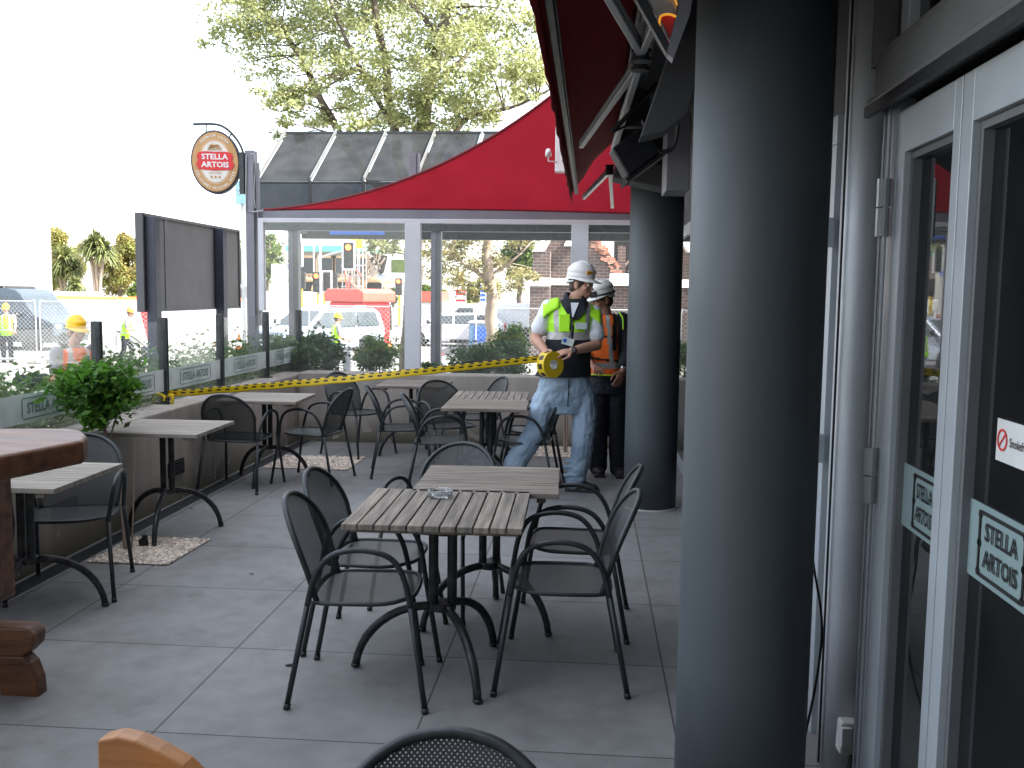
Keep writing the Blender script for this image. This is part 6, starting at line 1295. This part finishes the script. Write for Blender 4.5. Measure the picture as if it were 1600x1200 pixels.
# far hedge/trees left
def far_tree(name, label, px, py_top, py_bot, rpx, Y, lm, n, size, trunk='bark', blobs=6, grp=None):
    base = gy(px, 480, Y); base.z = STREET; cl = []; top = gy(px, py_top, Y).z; bot = gy(px, py_bot, Y).z; r = rpx*Y/FPX; mid = (top+bot)/2; h_ = (top-bot)/2
    for k in range(blobs*2):
        a = random.uniform(0, 6.28); q_ = random.uniform(.25, .72); zz = random.uniform(-.62, .66); cl.append((V((base.x+r*q_*math.cos(a)*math.sqrt(1-zz*zz), Y+r*q_*math.sin(a), mid+h_*zz)), (r*.34, r*.34, h_*.32), 1.))
    return tree(name, label, 'tree', base, [([base, V((base.x, Y, bot)), V((base.x+.2, Y, mid+h_*.3))], .18, .08)], cl, n//(blobs*2), size, lm, trunk, sub=14, subr=.33)
far_tree('autumn_tree', 'rust-tinged round tree right behind the cordyline palm', 188, 352, 470, 46, 58, 'leaf_autumn', 22000, .17)
far_tree('autumn_tree', 'yellowish tree left of the cordyline palm beside the white building', 108, 350, 462, 44, 60, 'leaf_autumn', 20000, .17)
far_tree('green_tree', 'bright green tree in the left screen pane, right of the billboard', 418, 350, 450, 42, 62, 'leaf_green', 11000, .22)
far_tree('green_tree', 'green tree edge peeping between the billboard and the grey post', 380, 365, 455, 22, 60, 'leaf_green', 5000, .22)
far_tree('green_tree', 'yellow green tree behind the petrol totem', 742, 420, 490, 40, 70, 'leaf_autumn', 5000, .24)
far_tree('green_tree', 'mid green tree left of the church buttress', 812, 350, 450, 36, 50, 'leaf_green', 6000, .18)
far_tree('dark_tree', 'small dark conifer behind the yellow-poled signal', 612, 448, 480, 10, 55, 'leaf_dark', 2500, .12)
far_tree('green_tree', 'distant green tree behind the white estate car', 672, 440, 490, 24, 75, 'leaf_green', 3500, .25)
far_tree('green_tree', 'low green tree beside the white wall right of the autumn trees', 212, 440, 470, 14, 52, 'leaf_green', 2000, .16)
def cordyline(label, px, heads, Y):
    base = gy(px, 480, Y); base.z = STREET; t = thing('cordyline_palm', label, 'palm', base); b = MB(); lv = MB()
    for hx, hy, r in heads:
        c = gy(hx, hy, Y); b.tube(smooth_curve([base, V((base.x*.7+c.x*.3, Y, (base.z+c.z)/2)), c], 5), [.13]*4+[.10]*7, 7)
        for k in range(210):
            a = random.uniform(0, 6.28); e = random.uniform(-.7, 1.4); d_ = V((math.cos(a)*math.cos(e), math.sin(a)*math.cos(e), math.sin(e))); L_ = r*random.uniform(.8, 1.15); m_ = c+d_*L_*.55; tip = c+d_*L_+V((0, 0, -.45*L_*random.uniform(.3, 1))); s = d_.cross(Z3).normalized()*.055
            lv.add([c-s*.5, c+s*.5, m_+s, m_-s, tip], [(0, 1, 2, 3), (3, 2, 4)])
    b.build('trunk', 'barkpale', t, smooth=True); lv.build('crown', 'palm', t)
cordyline('tall cordyline palm with shaggy round head, tallest of the left trees', 153, [(150, 382, 1.15), (162, 393, 1.0), (140, 390, .9)], 50)
cordyline('lower cordyline palm clump next to the white building', 103, [(100, 405, 1.2), (117, 420, .9), (92, 425, .9)], 51)
cordyline('short cordyline palm below the tall one', 118, [(118, 448, .8)], 49)
# damaged stone building
DY = 68; db = thing('damaged_building', 'two-storey pink stone building with broken corner, arches and scaffolding beyond the traffic lights', 'building', at(560, 480, DY))
xa, xb = at(450, 400, DY).x, at(640, 400, DY).x; z2 = at(540, 393, DY).z; zm = at(540, 438, DY).z
b = MB(); X = lambda px: at(px, 420, DY).x; Z = lambda py: at(560, py, DY).z
b.b2((xa, DY, STREET), (X(572), DY+8, Z(393))); b.build('wall', 'pinkstone', db)
b = MB(); b.prism([(X(572), DY, STREET), (X(634), DY, STREET), (X(634), DY, Z(398)), (X(606), DY, Z(400)), (X(602), DY, Z(412)), (X(596), DY, Z(408)), (X(590), DY, Z(425)), (X(584), DY, Z(410)), (X(572), DY, Z(392))], (0, 7.9, 0)); b.build('broken_wall', 'offwhite', db)
b = MB(); b.b2((xa, DY-.5, Z(394)), (X(567), DY+8.2, Z(385))); b.build('green_netting', 'green_band', db)
b = MB(); b.b2((xa, DY-.35, Z(387)+.05), (X(567), DY+8, Z(372))); b.build('roof', 'offwhite', db)
for px in (478, 508, 536, 560): 
    b = MB(); b.b2((X(px)-.55, DY-.02, Z(428)), (X(px)+.55, DY+.03, Z(404))); wn = b.build('window', 'carglass', db); b = MB(); 
    b.b2((X(px)-.75, DY-.08, Z(428)), (X(px)-.552, DY+.03, Z(402))); b.b2((X(px)+.552, DY-.08, Z(428)), (X(px)+.75, DY+.03, Z(402))); b.b2((X(px)-.85, DY-.1, Z(403.5)), (X(px)+.85, DY+.03, Z(400))); b.build('frame', 'tan', wn)
    b = MB(); b.b2((X(px)-.75, DY-.16, Z(437)), (X(px)+.75, DY-.09, Z(435.5)), 0); b.b2((X(px)-.75, DY-.16, Z(430)), (X(px)+.75, DY-.09, Z(428.6)))
    for k in range(6): b.b2((X(px)-.7+k*.26, DY-.15, Z(435.5)), (X(px)-.62+k*.26, DY-.10, Z(430)))
    b.build('balustrade', 'tan', db)
b = MB(); b.b2((xa, DY-.12, Z(441)), (X(634), DY-.03, Z(437.5))); b.build('string_course', 'tan', db)
for px in (480, 508, 537, 585): 
    c = V((X(px), DY-.03, Z(455))); b = MB(); b.prism([c+V((.75*math.cos(a), 0, .75*math.sin(a))) for a in [math.pi*k/10 for k in range(11)]]+[c+V((-.75, 0, -1.8)), c+V((.75, 0, -1.8))], (0, .06, 0)); ar = b.build('arch', 'dark', db); b = MB()
    b.tube([c+V((.9*math.cos(a), -.05, .9*math.sin(a))) for a in [math.pi*k/10 for k in range(11)]], .15, 5); b.build('arch_surround', 'tan', ar)
b = MB(); b.b2((X(612)-.02, DY-.03, Z(425)), (X(612)+1.1*1.6, DY+.02, Z(405))); b.build('window', 'leaf_green', db)
b = MB(); b.prism([(X(578), DY-.1, Z(393)), (X(606), DY-.1, Z(399)), (X(600), DY-.1, Z(425)), (X(594), DY-.1, Z(430)), (X(588), DY-.1, Z(410))], (0, .08, 0)); b.build('collapsed_opening', 'dark', db)
for k in range(9): b = MB(); p = V((X(590)+random.uniform(-.8, .8), DY-.3, Z(405)+random.uniform(-.6, .6))); b.box(p, (.12, .1, random.uniform(1, 2)), Matrix.Rotation(random.uniform(-1.2, 1.2), 3, 'Y')); b.build('broken_beam', 'barkpale', db)
scf = thing('scaffolding', 'steel scaffolding wrapped round the corner of the damaged building', 'scaffolding', (X(560), DY-1.5, STREET)); b = MB()
for px in (545, 554, 563, 571, 576): 
    for yy in (DY-1.8, DY-.8): b.tube([(X(px), yy, STREET), (X(px), yy, Z(388))], .05, 5)
for py in (400, 416, 432, 448, 462): b.tube([(X(543), DY-1.8, Z(py)), (X(578), DY-1.8, Z(py))], .05, 5)
b.build('tubes', 'galv', scf); b = MB()
for a, c_ in (((554, 462), (548, 416)), ((576, 462), (556, 440)), ((558, 432), (552, 470)), ((575, 432), (560, 416))): b.tube([(X(a[0]), DY-1.9, Z(a[1])), (X(c_[0]), DY-1.9, Z(c_[1]))], .06, 5)
b.build('orange_braces', 'redpale', scf)
# low red forecourt at right + canopy
pf = thing('petrol_kiosk', 'red and white petrol forecourt kiosk behind the white estate car', 'kiosk', at(672, 480, 60)); b = MB(); b.b2((at(655, 470, 60).x, 60, STREET), (at(700, 470, 60).x, 63, .9)); b.build('wall', 'offwhite', pf); b = MB(); b.b2((at(655, 470, 60).x, 59.8, .95), (at(690, 470, 60).x, 63.2, 1.6)); b.build('fascia', 'redpale', pf)
# brick church
CYY = 34; chh = thing('brick_church', 'dark brick church with pale stone buttress caps and a collapsed broken wall, behind the workers', 'building', at(900, 480, CYY)); X = lambda px: at(px, 420, CYY).x; Z = lambda py: at(900, py, CYY).z
b = MB(); b.prism([(X(852), CYY, STREET), (X(1200), CYY, STREET), (X(1200), CYY, Z(428)), (X(966), CYY, Z(428)), (X(962), CYY, Z(412)), (X(955), CYY, Z(400)), (X(944), CYY, Z(390)), (X(930), CYY, Z(381)), (X(921), CYY, Z(376)), (X(921), CYY, Z(330)), (X(880), CYY, Z(345)), (X(852), CYY, Z(362))], (0, 9, 0)); b.build('wall', 'brick', chh)
b = MB(); b.b2((X(835), CYY-1.0, STREET), (X(861), CYY-.01, Z(395)));  b.b2((X(832), CYY-1.4, STREET), (X(862), CYY-1.01, Z(447))); b.build('buttress', 'brick', chh)
b = MB(); b.prism([(X(834), CYY-1.05, Z(395)+.0), (X(834), CYY+.1, Z(395)), (X(846), CYY+.1, Z(374)), (X(846), CYY-.5, Z(374))], (X(862)-X(846), 0, 0)); b.prism([(X(831), CYY-1.45, Z(448)), (X(831), CYY-.98, Z(448)), (X(831), CYY-.98, Z(435))], (X(863)-X(831), 0, 0)); b.build('buttress_cap', 'offwhite', chh)
b = MB(); b.b2((X(861), CYY-.12, Z(446)), (X(1200), CYY-.003, Z(435))); b.prism([(X(953), CYY-.5, Z(445)), (X(953), CYY-.13, Z(445)), (X(953), CYY-.13, Z(427))], (X(1200)-X(953), 0, 0)); b.prism([(X(881), CYY-.4, Z(385)), (X(881), CYY+.1, Z(385)), (X(890), CYY+.1, Z(362))], (X(898)-X(881), 0, 0)); b.build('stone_course', 'offwhite', chh)
b = MB()
for k in range(90):
    t_ = random.random(); px = 921+45*t_; py = 376+ (428-376)*t_**1.5; s = random.uniform(.08, .2); b.box(V((X(px), CYY+random.uniform(-.08, .5), Z(py)))+V((random.uniform(-.12, .12), 0, random.uniform(-.1, .12))), (s*1.5, s, s*.7), Matrix.Rotation(random.uniform(-.5, .5), 3, 'Y'))
b.build('broken_edge', 'brickred', chh)
b = MB(); b.b2((X(926), CYY+3, Z(420)), (X(962), CYY+3.3, Z(352))); b.build('plaster_wall', 'offwhite', chh); b = MB(); b.b2((X(962), CYY+3.5, Z(430)), (X(1200), CYY+3.8, Z(340))); b.build('inner_wall', 'dark', chh)
b = MB(); b.b2((X(966), CYY+.6, Z(430)), (X(978), CYY+1.2, Z(382))); b.build('broken_pier', 'brick', chh)
# timber and rubble on top of the broken wall
b = MB()
for k in range(7): b.box(V((X(985)+k*.3, CYY+.8, Z(405))), (.08, .08, random.uniform(.8, 1.6)), Matrix.Rotation(random.uniform(-1, 1), 3, 'Y'))
b.build('broken_timber', 'barkpale', chh)
